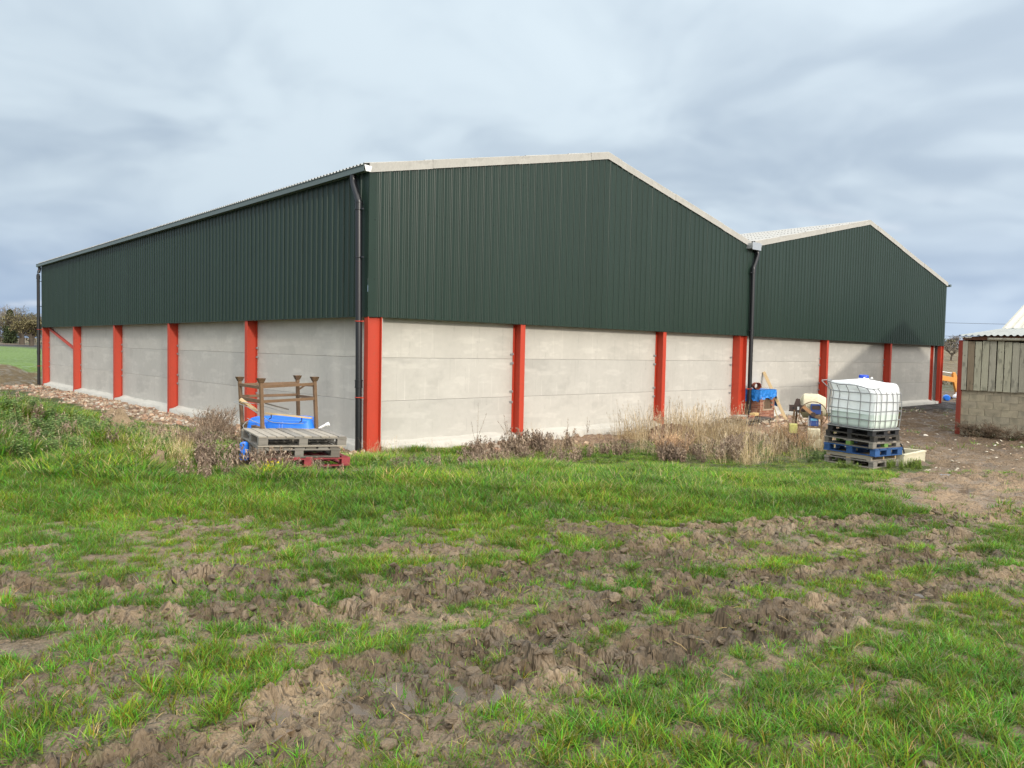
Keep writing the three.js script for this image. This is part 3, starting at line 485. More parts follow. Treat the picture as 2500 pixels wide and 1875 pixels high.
// ---------------------------------------------------------------- pallets
let palN = 0;
function pallet(label, w, d, h, mats, pos, turn, tilt, group, o = {}) {   // w along x, d along z, front face +z
  const t = thing('pallet', label, 'pallet', pos, turn, group), R = mul(1300 + palN++ * 7); t.rotation.order = 'YXZ'; t.rotation.x = tilt[0]; t.rotation.z = tilt[1];
  const mt = () => mats[Math.floor(R() * mats.length)], bt = o.bt || 0.020, bh = h - 3 * bt, nD = o.deck || 7, bw = o.bw || d / nD * 0.8;
  const J = (s) => (R() - 0.5) * s;
  // blocks in a 3 x 3 grid, deck boards run along `o.deckAlong` (x by default: seen end on from the side)
  const L = (len, th, wd) => bx(len, th, wd, 0, 0, 0, 0, 0, 0, R() * 3, R() * 3);
  const put = (name, g, m, x, y, z, ry = 0) => { const b = obj(name, g, m, t); b.position.set(x, y, z); b.rotation.y = ry; return b; };
  const bxs = o.bx || 0.13, bz = o.bz || 0.10;
  if (o.stringer) { for (const x of [-1, 0, 1]) put('stringer', bx(0.045, h - 2 * bt, d, 0, 0, 0), mt(), x * (w / 2 - 0.03), h / 2, 0); }
  else for (const i of [-1, 0, 1]) for (const j of [-1, 0, 1]) put('block', bx(bxs + J(0.02), bh, bz + J(0.02), 0, 0, 0, 0, 0, 0, R() * 3), (o.blockMat && o.blockMat(i, j)) || mt(), i * (w / 2 - bxs / 2 - 0.006), bt + bh / 2, j * (d / 2 - bz / 2 - 0.006));
  const nb = 3; for (let j = 0; j < nb; j++) { put('bottom_board', L(w, bt, bz), mt(), J(0.01), bt / 2, (j - 1) * (d / 2 - bz / 2 - 0.004), J(0.01)); }
  if (!o.stringer) { for (const i of [-1, 1]) put('bottom_board', bx(0.1, bt * 0.9, d - 2 * bz - 0.03), mt(), i * (w / 2 - 0.055), bt * 0.47, 0); for (let i = -1; i <= 1; i++) put('stringer_board', L(w, bt, bz), mt(), J(0.008), h - bt * 1.5, i * (d / 2 - bz / 2 - 0.004)); }
  for (let i = 0; i < nD; i++) { const x = -w / 2 + (i + 0.5) * w / nD; put('deck_board', bx((o.dw || w / nD * 0.86), bt, d, 0, 0, 0, 0, 0, 0, R() * 3, R() * 3), mt(), x + J(0.012), h - bt / 2 + J(0.003), J(0.02), J(0.015)); }
  return t;
}
// left stack: two grey pallets over a red one
{
  const yw = -0.22, c = Math.cos(yw), s = Math.sin(yw), FL = [-4.39, 4.19], W = 1.3, D = 1.25;
  const cx = FL[0] + c * W / 2 - s * D / 2 * 1, cz = FL[1] - s * W / 2 - c * D / 2;
  const X = FL[0] + 0.976 * W / 2 + 0.218 * D / 2, Z = FL[1] + 0.218 * W / 2 - 0.976 * D / 2;
  const g0 = 0.445, G = 'pallets stacked in front of the rusty rack';
  const red = pallet('red pallet at the bottom of the stack by the rusty rack', 1.28, 1.2, 0.148, M.redwood, [X + 0.06, g0, Z + 0.03], yw + 0.03, [0.0, -0.03], G, { dw: 0.10 });
  pallet('grey wooden pallet in the middle of the stack by the rusty rack', 1.22, 1.24, 0.148, [M.wood[0], M.wood[1], M.wood[1]], [X - 0.04, g0 + 0.152, Z - 0.01], yw - 0.03, [0.01, -0.035], G);
  pallet('weathered grey slatted pallet topmost of the stack by the rusty rack', W, D, 0.155, [M.wood[0], M.wood[0], M.wood[2]], [X, g0 + 0.304, Z], yw, [0.0, -0.035], G, { deck: 10, dw: 0.113 });
  const gp = thing('plank', 'thin grey plank lying in the grass right of the red pallet', 'plank', [-2.95, 0.40, 4.86], -0.25);
  obj('board', [bx(0.55, 0.02, 0.09, 0, 0, 0), bx(0.5, 0.02, 0.08, 0.05, -0.03, -0.12)], M.wood[1], gp);
}
// rusty rack behind the pallets
{
  const t = thing('stillage_rack', 'rusty brown steel rack with four cupped posts behind the pallet stack', 'rack');
  const top = [[-3.85, 1.64, 3.09], [-2.98, 1.66, 3.2], [-2.80, 1.645, 2.25], [-3.73, 1.62, 2.0]], bot = [[-3.83, 0.4, 3.15], [-2.95, 0.36, 3.27], [-2.78, 0.3, 2.3], [-3.68, 0.32, 2.08]].map((p) => V(...p)), tp = top.map((p) => V(...p));
  for (let i = 0; i < 4; i++) {
    const p = obj('post', [bar(bot[i], tp[i], 0.05, 0.05, i)], M.rust, t);
    const cup = clean(new THREE.CylinderGeometry(0.082, 0.046, 0.07, 4, 1, true).rotateY(Math.PI / 4)), cin = clean(new THREE.CylinderGeometry(0.077, 0.041, 0.07, 4, 1, true).rotateY(Math.PI / 4)); cup.translate(tp[i].x, tp[i].y + 0.035, tp[i].z); cin.translate(tp[i].x, tp[i].y + 0.037, tp[i].z);
    M.rust.side = THREE.DoubleSide; obj('cup', [cup, cin], M.rust, p);
  }
  const at = (i, y) => { const k = (y - bot[i].y) / (tp[i].y - bot[i].y); return bot[i].clone().lerp(tp[i], k); };
  const R = (i, j, y0, y1, w = 0.034, h = 0.045) => obj('rail', [bar(at(i, y0), at(j, y1), w, h, i * 0.3)], M.rust, t);
  R(0, 1, 1.575, 1.615); R(0, 1, 1.34, 1.375); R(3, 0, 1.56, 1.56); R(3, 0, 1.33, 1.34, 0.034, 0.06); R(2, 3, 1.585, 1.555); R(2, 3, 1.38, 1.36); R(1, 2, 1.59, 1.56); R(1, 2, 1.38, 1.36);
  R(0, 1, 0.87, 0.85, 0.06, 0.06); R(3, 0, 0.90, 0.90, 0.06, 0.06); R(2, 3, 0.86, 0.90, 0.06, 0.06); R(1, 2, 0.85, 0.86, 0.06, 0.06);
  obj('gusset', [bar(at(2, 1.46).add(V(0.0, 0, 0.0)), at(2, 1.56).add(V(0.10, 0.0, 0.12)), 0.02, 0.03)], M.rust, t);
}
// blue tubs
function tubGeo(w, d, h, inset, lip) {   // upturned: wide rim at y = 0, base at the top
  const pr = [[1.0, 0, lip], [1.0, 0.02, lip], [1.0, 0.025, 0], [0.985, 0.05, 0], [1 - inset * 0.9, h * 0.93, 0], [1 - inset, h * 0.985, -0.01], [1 - inset - 0.04, h, -0.03], [0.0, h + 0.004, -0.3]];
  return gridGeo(40, pr.length - 1, (u, v) => {
    const a = u * 2 * Math.PI, k = pr[Math.round(v * (pr.length - 1))], cx = Math.cos(a), cz = Math.sin(a), e = 0.38, sx = Math.sign(cx) * Math.pow(Math.abs(cx), e), sz = Math.sign(cz) * Math.pow(Math.abs(cz), e);
    return [sx * (w / 2 * k[0] + (k[0] ? k[2] : 0)), k[1] + 0.006 * Math.sin(a * 3) * (k[0] > 0), sz * (d / 2 * k[0] + (k[0] ? k[2] : 0))];
  });
}
M.bluePlastic.side = THREE.DoubleSide;
{
  const a = thing('plastic_tub', 'upturned bright blue plastic tub on the right inside the rusty rack', 'tub', [-3.20, 0.80, 2.86], -0.66); obj('shell', tubGeo(0.84, 0.62, 0.24, 0.17, 0.02), M.bluePlastic, a);
  a.rotation.order = 'YXZ'; a.rotation.x = 0.06;
  obj('ribs', [bar(V(-0.10, 0.03, 0.318), V(-0.10, 0.22, 0.265), 0.014, 0.014), bar(V(-0.16, 0.03, 0.318), V(-0.14, 0.22, 0.265), 0.012, 0.012)], M.bluePlastic, a);
  const b = thing('plastic_tub', 'smaller blue plastic tub tipped up at the left inside the rusty rack', 'tub', [-3.50, 0.80, 2.55], -0.55); b.rotation.order = 'YXZ'; b.rotation.set(0.14, -0.55, 0.05); obj('shell', tubGeo(0.62, 0.5, 0.22, 0.15, 0.03), M.bluePlastic, b);
  const d = thing('plastic_drum', 'small blue plastic drum peeping out left of the pallet stack', 'drum', [-4.27, 0.63, 3.45], 0.3); obj('body', [clean(new THREE.LatheGeometry([[0, -0.14], [0.06, -0.14], [0.07, -0.12], [0.07, 0.10], [0.06, 0.12], [0.03, 0.14], [0, 0.14]].map((p) => new THREE.Vector2(...p)), 16))], M.bluePlastic, d); obj('band', [clean(new THREE.TorusGeometry(0.071, 0.006, 5, 20).rotateX(Math.PI / 2))], M.bluePlastic, d);
  obj('plinth', [bx(0.12, 0.2, 0.12, 0, -0.24, 0)], M.wood[3], d);
  const rough = (a0, b0, r, seed) => { const g = rod(a0, b0, r, r * 0.8, 8), P = g.attributes.position; for (let i = 0; i < P.count; i++) { const k = (fbm(P.getX(i) * 9 + seed, P.getY(i) * 9 + P.getZ(i) * 7, 3, seed) - 0.5) * r * 1.2; P.setXYZ(i, P.getX(i) + k, P.getY(i) + k, P.getZ(i) - k); } g.computeVertexNormals(); return g; };
  tag(obj('log', [rough(V(-3.93, 1.34, 2.49), V(-3.82, 1.24, 2.60), 0.036, 3), rough(V(-3.83, 1.245, 2.59), V(-3.73, 1.15, 2.69), 0.034, 5)], M.pine), 'short pale knotty stick poked through the left side of the rusty rack', 'stick');
  tag(obj('board', [bar(V(-3.67, 1.295, 2.87), V(-3.40, 1.205, 3.12), 0.08, 0.018)], M.wood[1]), 'brown broken board sloping through the middle of the rusty rack', 'board');
  { const t = thing('bracketed_board', 'long pale board with two bent brackets lying across the blue tub', 'board'); obj('board', [bar(V(-3.76, 1.155, 3.07), V(-3.215, 1.09, 3.565), 0.075, 0.022, 1.3)], M.pine, t); for (const k of [0.12, 0.78]) { const q = V(-3.76, 1.14, 3.07).lerp(V(-3.215, 1.075, 3.565), k); obj('bracket', [rod(q, q.clone().add(V(0, -0.05, 0)), 0.008), rod(q.clone().add(V(0, -0.05, 0)), q.clone().add(V(-0.03, -0.07, -0.02)), 0.008)], M.dark, t); } }
  { const t = thing('wire_bundle', 'loose bent fencing wires hanging from the rusty rack', 'wire'); const W = [[[-4.0, 1.3, 2.4], [-3.85, 1.22, 2.62], [-3.62, 1.0, 2.95], [-3.35, 0.98, 3.2], [-3.25, 0.99, 3.35]], [[-3.98, 1.31, 2.42], [-3.78, 1.28, 2.8], [-3.5, 1.18, 3.0], [-3.35, 1.13, 3.15], [-3.34, 1.16, 3.16]], [[-3.82, 1.03, 3.1], [-3.79, 0.85, 3.2], [-3.82, 0.78, 3.3]], [[-4.1, 0.8, 3.3], [-4.06, 0.95, 2.9], [-3.8, 1.02, 2.6], [-3.7, 0.84, 2.7]], [[-3.9, 1.05, 2.7], [-3.75, 0.95, 2.9], [-3.7, 0.78, 3.3]]]; for (const w of W) obj('wire', [tube(w.map((p) => V(...p)), 0.006, 5)], M.zincDull, t); }
  { const t = thing('plastic_pipe', 'short white plastic pipe end sticking out right of the blue tub', 'pipe'); obj('tube', [rod(V(-2.92, 0.85, 3.17), V(-2.79, 0.95, 3.29), 0.022, 0.022, 10)], M.white, t); obj('collar', [rod(V(-2.80, 0.935, 3.28), V(-2.765, 0.955, 3.31), 0.034, 0.034, 10)], M.white, t); obj('rest', [bar(V(-3.0, 0.83, 2.95), V(-2.93, 0.84, 3.35), 0.05, 0.03)], M.wood[1], t); }
}
// ---------------------------------------------------------------- water container on its pallets
{
  const yw = -0.20, c = Math.cos(yw), s = Math.sin(yw), FC = [7.526, 7.935];   // nearest bottom corner (-x, +z)
  const P = (dx, dz) => [FC[0] + 0.98 * dx + 0.2 * -dz * -1 * -1, 0, 0];
  const cen = (w, d) => [FC[0] + 0.98 * w / 2 + 0.199 * d / 2, FC[1] + 0.199 * w / 2 - 0.98 * d / 2];
  const G = 'pallets stacked under the white water container', y0 = -0.125;
  const grn = S({ map: T.brick, color: C(0.14, 0.27, 0.06), roughness: 0.85 });
  const A = cen(1.0, 1.22);
  pallet('bottom pale grey pallet of the stack under the white water container', 0.94, 1.22, 0.150, [M.wood[2], M.wood[0]], [A[0] - 0.04, y0, A[1]], yw, [0.0, 0], G, { bx: 0.14, bz: 0.11 });
  pallet('thin bare pine pallet second from the bottom under the white water container', 0.90, 1.1, 0.105, [M.pine, M.pine, M.wood[2]], [A[0] - 0.03, y0 + 0.152, A[1] - 0.02], yw, [0.005, 0], G, { stringer: true });
  pallet('blue painted pallet in the stack under the white water container', 1.0, 1.26, 0.165, M.bluewood, [A[0] + 0.0, y0 + 0.260, A[1] + 0.0], yw + 0.02, [0.012, 0.0], G, { bx: 0.17, bz: 0.13 });
  pallet('grey pallet with green painted middle blocks under the white water container', 0.94, 1.22, 0.140, [M.wood[0], M.wood[1], M.wood[2]], [A[0] - 0.02, y0 + 0.428, A[1] - 0.02], yw - 0.02, [0.02, 0], G, { blockMat: (i, j) => (i === 0) !== (j === 0) ? grn : null });
  pallet('dark grey pallet second from the top under the white water container', 0.92, 1.2, 0.125, M.darkwood, [A[0] + 0.0, y0 + 0.574, A[1] - 0.02], yw, [0.028, 0], G);
  const t = thing('water_container', 'translucent white water container in a bent wire cage with a blue cap', 'water container', [A[0], y0 + 0.70, A[1] - 0.01], yw); t.rotation.order = 'YXZ'; t.rotation.x = 0.035;
  // local: w = x 0.98, d = z 1.12
  const hx = 0.47, hz = 0.54;
  const base = obj('base_pallet', [bx(0.95, 0.02, 1.12, 0, 0.105, 0), bx(0.95, 0.018, 0.1, 0, 0.009, 0.5), bx(0.95, 0.018, 0.1, 0, 0.009, 0), bx(0.95, 0.018, 0.1, 0, 0.009, -0.5)], M.dark, t);
  for (const i of [-1, 0, 1]) for (const j of [-1, 0, 1]) { const b = obj('block', bx(0.13, 0.077, 0.12), M.dark, base); b.position.set(i * 0.4, 0.0565, j * 0.49); }
  obj('skid', [bx(0.97, 0.018, 0.03, 0, 0.125, 0.555), bx(0.03, 0.018, 1.1, -0.475, 0.125, 0), bx(0.97, 0.018, 0.03, 0, 0.125, -0.555), bx(0.03, 0.018, 1.1, 0.475, 0.125, 0)], M.zincDull, t);
  const yb = 0.135, ht = 0.985;
  const shape = (k, nx, dent) => {
    const g = new RoundedBoxGeometry(2 * (hx - k), ht - 2 * k, 2 * (hz - k), 1, 0.01), n = 22;
    const b = new THREE.BoxGeometry(1, 1, 1, n, n, n), Q = b.attributes.position, r = 0.085;
    for (let i = 0; i < Q.count; i++) {
      let x = Q.getX(i) * 2 * (hx - k), y = Q.getY(i) * (ht - 2 * k), z = Q.getZ(i) * 2 * (hz - k); const H = (ht - 2 * k) / 2;
      const q = V(clamp(x, -(hx - k) + r, hx - k - r), clamp(y, -H + r, H - r), clamp(z, -(hz - k) + r, hz - k - r)), e = V(x, y, z).sub(q); if (e.lengthSq() > 1e-9) e.setLength(r); q.add(e);
      if (dent) {
        const v = (q.y + H) / (2 * H);
        q.y += 0.075 * Math.max(0, 1 - Math.hypot(q.x / 0.46, q.z / 0.5)) * sm(0.6, 1, v);                      // crowned top
        const cor = Math.exp(-(((q.x + hx) / 0.30) ** 2 + ((q.z - hz) / 0.34) ** 2)) * sm(0.72, 1, v); q.y -= 0.10 * cor; q.x += 0.03 * cor; q.z -= 0.04 * cor; // crumpled corner
        const fz = (fbm(q.x * 7 + 3, q.y * 2.2, 3, 812) - 0.5) * 0.045 * sm(0.45, 0.95, v), fx = (fbm(q.z * 6 + 9, q.y * 2.5, 3, 815) - 0.5) * 0.03 * sm(0.5, 1, v);
        if (q.z > hz * 0.8) q.z += fz + 0.012 * Math.sin(q.x * 34) * sm(0.5, 0.9, v); if (q.x < -hx * 0.8) q.x += fx;
        q.z += 0.018 * Math.sin(v * Math.PI) * Math.sign(q.z) * (1 - (q.x / hx) ** 2) - 0.055 * sm(0.75, 1.05, v); q.x -= 0.035 * sm(0.75, 1.05, v);
      }
      Q.setXYZ(i, q.x, q.y + H + yb + k, q.z);
    }
    b.computeVertexNormals(); return b;
  };
  obj('tank', shape(0, 22, true), Ph({ color: C(0.96, 0.98, 0.98), roughness: 0.5, transmission: 0.52, thickness: 0, side: THREE.DoubleSide }), t);
  // the liquid shows through the wall it wets: the same skin below the water line, a hair proud
  { const g = shape(-0.0015, 22, true), P = g.attributes.position, wl = yb + 0.315; for (let i = 0; i < P.count; i++) if (P.getY(i) > wl) P.setY(i, wl); g.computeVertexNormals(); obj('liquid', g, Ph({ color: C(0.60, 0.69, 0.62), roughness: 0.5 }), t); }
  const cap = obj('cap', [clean(new THREE.LatheGeometry([[0, 0.055], [0.085, 0.055], [0.098, 0.045], [0.105, 0.0], [0.105, -0.02], [0, -0.02]].map((p) => new THREE.Vector2(...p)), 24))], S({ color: C(0.01, 0.06, 0.5), roughness: 0.4 }), t); cap.position.set(-0.03, 1.215, -0.05);
  obj('neck', [rod(V(-0.03, 1.13, -0.05), V(-0.03, 1.2, -0.05), 0.12, 0.11, 20), clean(new THREE.TorusGeometry(0.03, 0.01, 6, 14, Math.PI).translate(-0.17, 1.19, 0.06)), clean(new THREE.TorusGeometry(0.03, 0.01, 6, 14, Math.PI).translate(0.1, 1.19, 0.06))], M.white, t);
  // cage
  const cm = S({ color: C(0.25, 0.255, 0.255), roughness: 0.55, metalness: 0.3 }), ry = [0.155, 0.33, 0.525, 0.72, 0.90, 1.06];
  const off = (y) => [-0.045 * sm(0.86, 1.08, y), -0.085 * sm(0.86, 1.08, y)];
  const pt = (x, y, z) => { const o = off(y); let dy = 0; if (y > 1) { dy = -0.05 * Math.exp(-(((x + hx) / 0.4) ** 2 + ((z - hz) / 0.4) ** 2)) + 0.015 * Math.sin(z * 7) + 0.03 * sm(-0.1, -0.5, z) * sm(0.3, -0.3, x); } const bow = 0.02 * Math.sin(clamp((y - 0.15) / 0.8) * Math.PI); return V((x + Math.sign(x) * (bow + 0.012)) + o[0], y + dy + 0.006 * Math.sin(x * 5 + z * 4 + y * 9), (z + Math.sign(z) * (bow + 0.014)) + o[1]); };
  for (const y of ry) {
    const L = []; const nn = 6;
    const side = (a, b) => { for (let i = 0; i < nn; i++) L.push(pt(mix(a[0], b[0], i / nn), y, mix(a[1], b[1], i / nn))); };
    const e = 0.05; side([-hx, hz - e], [-hx, -hz + e]); side([-hx + e, -hz], [hx - e, -hz]); side([hx, -hz + e], [hx, hz - e]); side([hx - e, hz], [-hx + e, hz]);
    obj('cage_ring', [tube(L, y > 1 ? 0.011 : 0.0095, 6, 120, true)], cm, t);
  }
  const upright = (x, z) => { const L = [0.145, 0.25, 0.33, 0.43, 0.525, 0.62, 0.72, 0.82, 0.90, 0.98, 1.06].map((y) => pt(x, y, z)); obj('cage_upright', [tube(L, 0.0095, 6, 24)], cm, t); };
  for (const z of [0.44, 0.21, -0.03, -0.26, -0.42]) { upright(-hx - 0.008, z); upright(hx + 0.008, z); }
  for (const x of [-0.41, -0.24, -0.05, 0.12, 0.28, 0.42]) { upright(x, hz + 0.008); upright(x, -hz - 0.008); }
  obj('top_bar', [tube([pt(0.02, 1.065, hz), V(0.02, 1.13, 0.2), V(-0.0, 1.19, -0.02), V(-0.05, 1.13, -0.3), pt(-0.05, 1.065, -hz)], 0.011, 6, 30)], cm, t);
  obj('top_bar', [tube([pt(0.24, 1.065, hz), V(0.24, 1.12, 0.2), V(0.2, 1.16, -0.1), V(0.18, 1.12, -0.35), pt(0.16, 1.065, -hz)], 0.011, 6, 30)], cm, t);
  obj('corner_strut', [tube([pt(-hx, 0.90, -hz + 0.05), V(-hx - 0.07, 1.03, -hz - 0.12), V(-hx - 0.12, 1.10, -hz - 0.16), V(-0.28, 1.12, -hz - 0.14)], 0.011, 6, 24)], cm, t);
  // black and white strap off the blue pallet
  const st = thing('strap', 'black and white frayed strap hanging from the blue pallet beside the cream trough', 'strap');
  obj('webbing', [tube([V(8.62, 0.42, 7.95), V(8.78, 0.30, 8.02), V(8.84, 0.16, 8.05), V(8.86, 0.08, 8.06)], 0.018, 6), tube([V(8.86, 0.08, 8.06), V(8.95, 0.02, 8.1), V(8.82, -0.06, 8.08), V(8.88, -0.13, 8.09)], 0.014, 6)], M.dark, st);
  obj('webbing_edge', [tube([V(8.88, 0.085, 8.08), V(8.99, 0.015, 8.13), V(8.84, -0.05, 8.11), V(8.91, -0.12, 8.12)], 0.014, 6)], M.white, st);
}
// cream trough
{
  const t = thing('water_trough', 'cream concrete trough standing in the grass right of the pallet stack', 'trough', [9.15, -0.25, 7.75], 0.0), w = 1.25, d = 0.8, h = 0.385, k = 0.055;
  obj('wall', [clean(new RoundedBoxGeometry(w, h, k, 2, 0.012)).translate(0, h / 2, d / 2)], M.trough, t); obj('wall', [clean(new RoundedBoxGeometry(w, h, k, 2, 0.012)).translate(0, h / 2, -d / 2)], M.trough, t);
  obj('wall', [clean(new RoundedBoxGeometry(k, h - 0.004, d - k, 2, 0.012)).translate(w / 2 - k / 2, h / 2, 0)], M.trough, t); obj('wall', [clean(new RoundedBoxGeometry(k, h - 0.004, d - k, 2, 0.012)).translate(-w / 2 + k / 2, h / 2, 0)], M.trough, t);
  obj('floor', [bx(w - 2 * k, 0.04, d - k, 0, 0.05, 0)], M.trough, t); obj('rim', [bx(w + 0.02, 0.03, 0.02, 0, h - 0.02, d / 2 + 0.032)], M.trough, t); obj('cover_board', [bx(w - 0.1, 0.02, 0.30, 0.02, h + 0.002, -0.33)], M.wood[1], t);
}
// ---------------------------------------------------------------- cement mixer on blocks
{
  const B1 = thing('stone_block', 'pale stone block, lower one under the cement mixer', 'stone block', [10.18, -0.14, 5.32], -1.0); obj('block', new RoundedBoxGeometry(0.34, 0.25, 0.34, 2, 0.03).translate(0, 0.12, 0), M.cream, B1);
  const B2 = thing('stone_block', 'pale stone block set on the lower block under the cement mixer', 'stone block', [10.17, 0.111, 5.31], -1.1); obj('block', new RoundedBoxGeometry(0.31, 0.25, 0.3, 2, 0.03).translate(0, 0.125, 0), M.cream, B2);
  const mossM = S({ map: T.block, color: C(1.5, 1.6, 0.75), roughness: 0.95 });
  const B3 = thing('mossy_block', 'yellow-green mossy block under the left side of the cement mixer', 'block', [9.80, 0.23, 4.93], -1.05); obj('block', new RoundedBoxGeometry(0.2, 0.24, 0.26, 2, 0.02).translate(0, 0.12, 0), mossM, B3); obj('prop', [bx(0.24, 0.4, 0.26, 0, -0.2, 0)], M.darkwood[0], B3);
  const t = thing('cement_mixer', 'old cement mixer with a cream drum, round tilting wheel and blue motor box', 'cement mixer', [10.335, 0.714, 5.2], -1.117);
  const lat = (p, n = 24) => clean(new THREE.LatheGeometry(p.map((q) => new THREE.Vector2(...q)), n));
  const drum = lat([[0, -0.36], [0.17, -0.36], [0.18, -0.34], [0.315, -0.26], [0.325, -0.24], [0.325, 0.10], [0.315, 0.12], [0.235, 0.29], [0.22, 0.30], [0.0, 0.30]], 28); drum.rotateZ(-Math.PI / 2); drum.rotateX(0.2); drum.translate(0, 0.20, -0.30);
  const flat = drum.toNonIndexed ? drum : drum; flat.computeVertexNormals();
  obj('drum', flat, M.cream, t);
  obj('drum_mouth', [rod(V(-0.40, 0.19, -0.30), V(-0.352, 0.195, -0.30), 0.20, 0.185, 18)], M.mixerDark, t);
  obj('tilting_wheel', [clean(new THREE.TorusGeometry(0.335, 0.012, 8, 48))], M.rust, t).position.set(0, 0, 0.16);
  obj('wheel_spoke', [bar(V(-0.25, 0.20, 0.15), V(0.03, -0.03, 0.15), 0.02, 0.085)], S({ map: T.rust, color: C(2.4, 2.2, 2.0), roughness: 0.7 }), t);
  obj('wheel_spoke', [bar(V(0.03, -0.03, 0.15), V(0.26, -0.10, 0.15), 0.02, 0.085)], M.rust, t);
  obj('hub', [rod(V(0, 0, 0.02), V(0, 0, 0.18), 0.07, 0.06, 14)], M.mixerDark, t);
  const hb = obj('motor_box', [clean(new RoundedBoxGeometry(0.26, 0.27, 0.2, 2, 0.015)).translate(0.055, 0.14, 0.0)], M.mixerBlue, t); obj('panel', [bx(0.2, 0.1, 0.006, 0.06, 0.18, 0.103)], M.mixerDark, hb);
  const lb = obj('lower_box', [clean(new RoundedBoxGeometry(0.23, 0.27, 0.16, 2, 0.015)).translate(0.02, -0.17, 0.02)], M.mixerBlue, t); obj('panel', [bx(0.17, 0.06, 0.006, 0.025, -0.13, 0.103)], S({ color: C(0.14, 0.38, 0.62), roughness: 0.5 }), lb); obj('trim', [bx(0.03, 0.27, 0.02, -0.11, -0.17, 0.11)], M.zincDull, lb);
  const fr = obj('frame_bar', [bx(0.40, 0.14, 0.05, -0.40, 0.14, 0.02), bx(0.42, 0.02, 0.10, -0.40, 0.215, 0.0), bx(0.42, 0.02, 0.10, -0.40, 0.065, 0.0)], M.mixerDark, t); obj('sticker', [bx(0.05, 0.085, 0.004, -0.375, 0.14, 0.048)], M.white, fr); obj('bolt', [rod(V(-0.49, 0.15, 0.03), V(-0.49, 0.15, 0.06), 0.025, 0.025, 8)], M.dark, fr);
  obj('guard_plate', [(function () { const s = new THREE.Shape(); s.moveTo(-0.485, 0.225); s.lineTo(-0.44, 0.385); s.lineTo(-0.34, 0.385); s.lineTo(-0.32, 0.225); const g = new THREE.ExtrudeGeometry(s, { depth: 0.03, bevelEnabled: false }); g.translate(0, 0, -0.06); return clean(g); })()], M.mixerDark, t);
  for (const [x, z] of [[-0.52, 0.05], [-0.46, -0.35], [0.22, -0.30], [0.22, 0.06]]) obj('leg', [rod(V(x * 0.9, 0.10, z), V(x, -0.80, z * 1.3), 0.025, 0.025, 8)], M.rust, t);
  obj('foot_rail', [rod(V(-0.52, -0.77, 0.065), V(-0.46, -0.77, -0.45), 0.022), rod(V(-0.5, -0.3, 0.03), V(0.2, -0.3, 0.02), 0.02)], M.rust, t);
  obj('rib', [clean(new THREE.TorusGeometry(0.328, 0.012, 6, 9).rotateY(Math.PI / 2).rotateX(0.2).translate(-0.06, 0.2, -0.3))], M.cream, t);
}
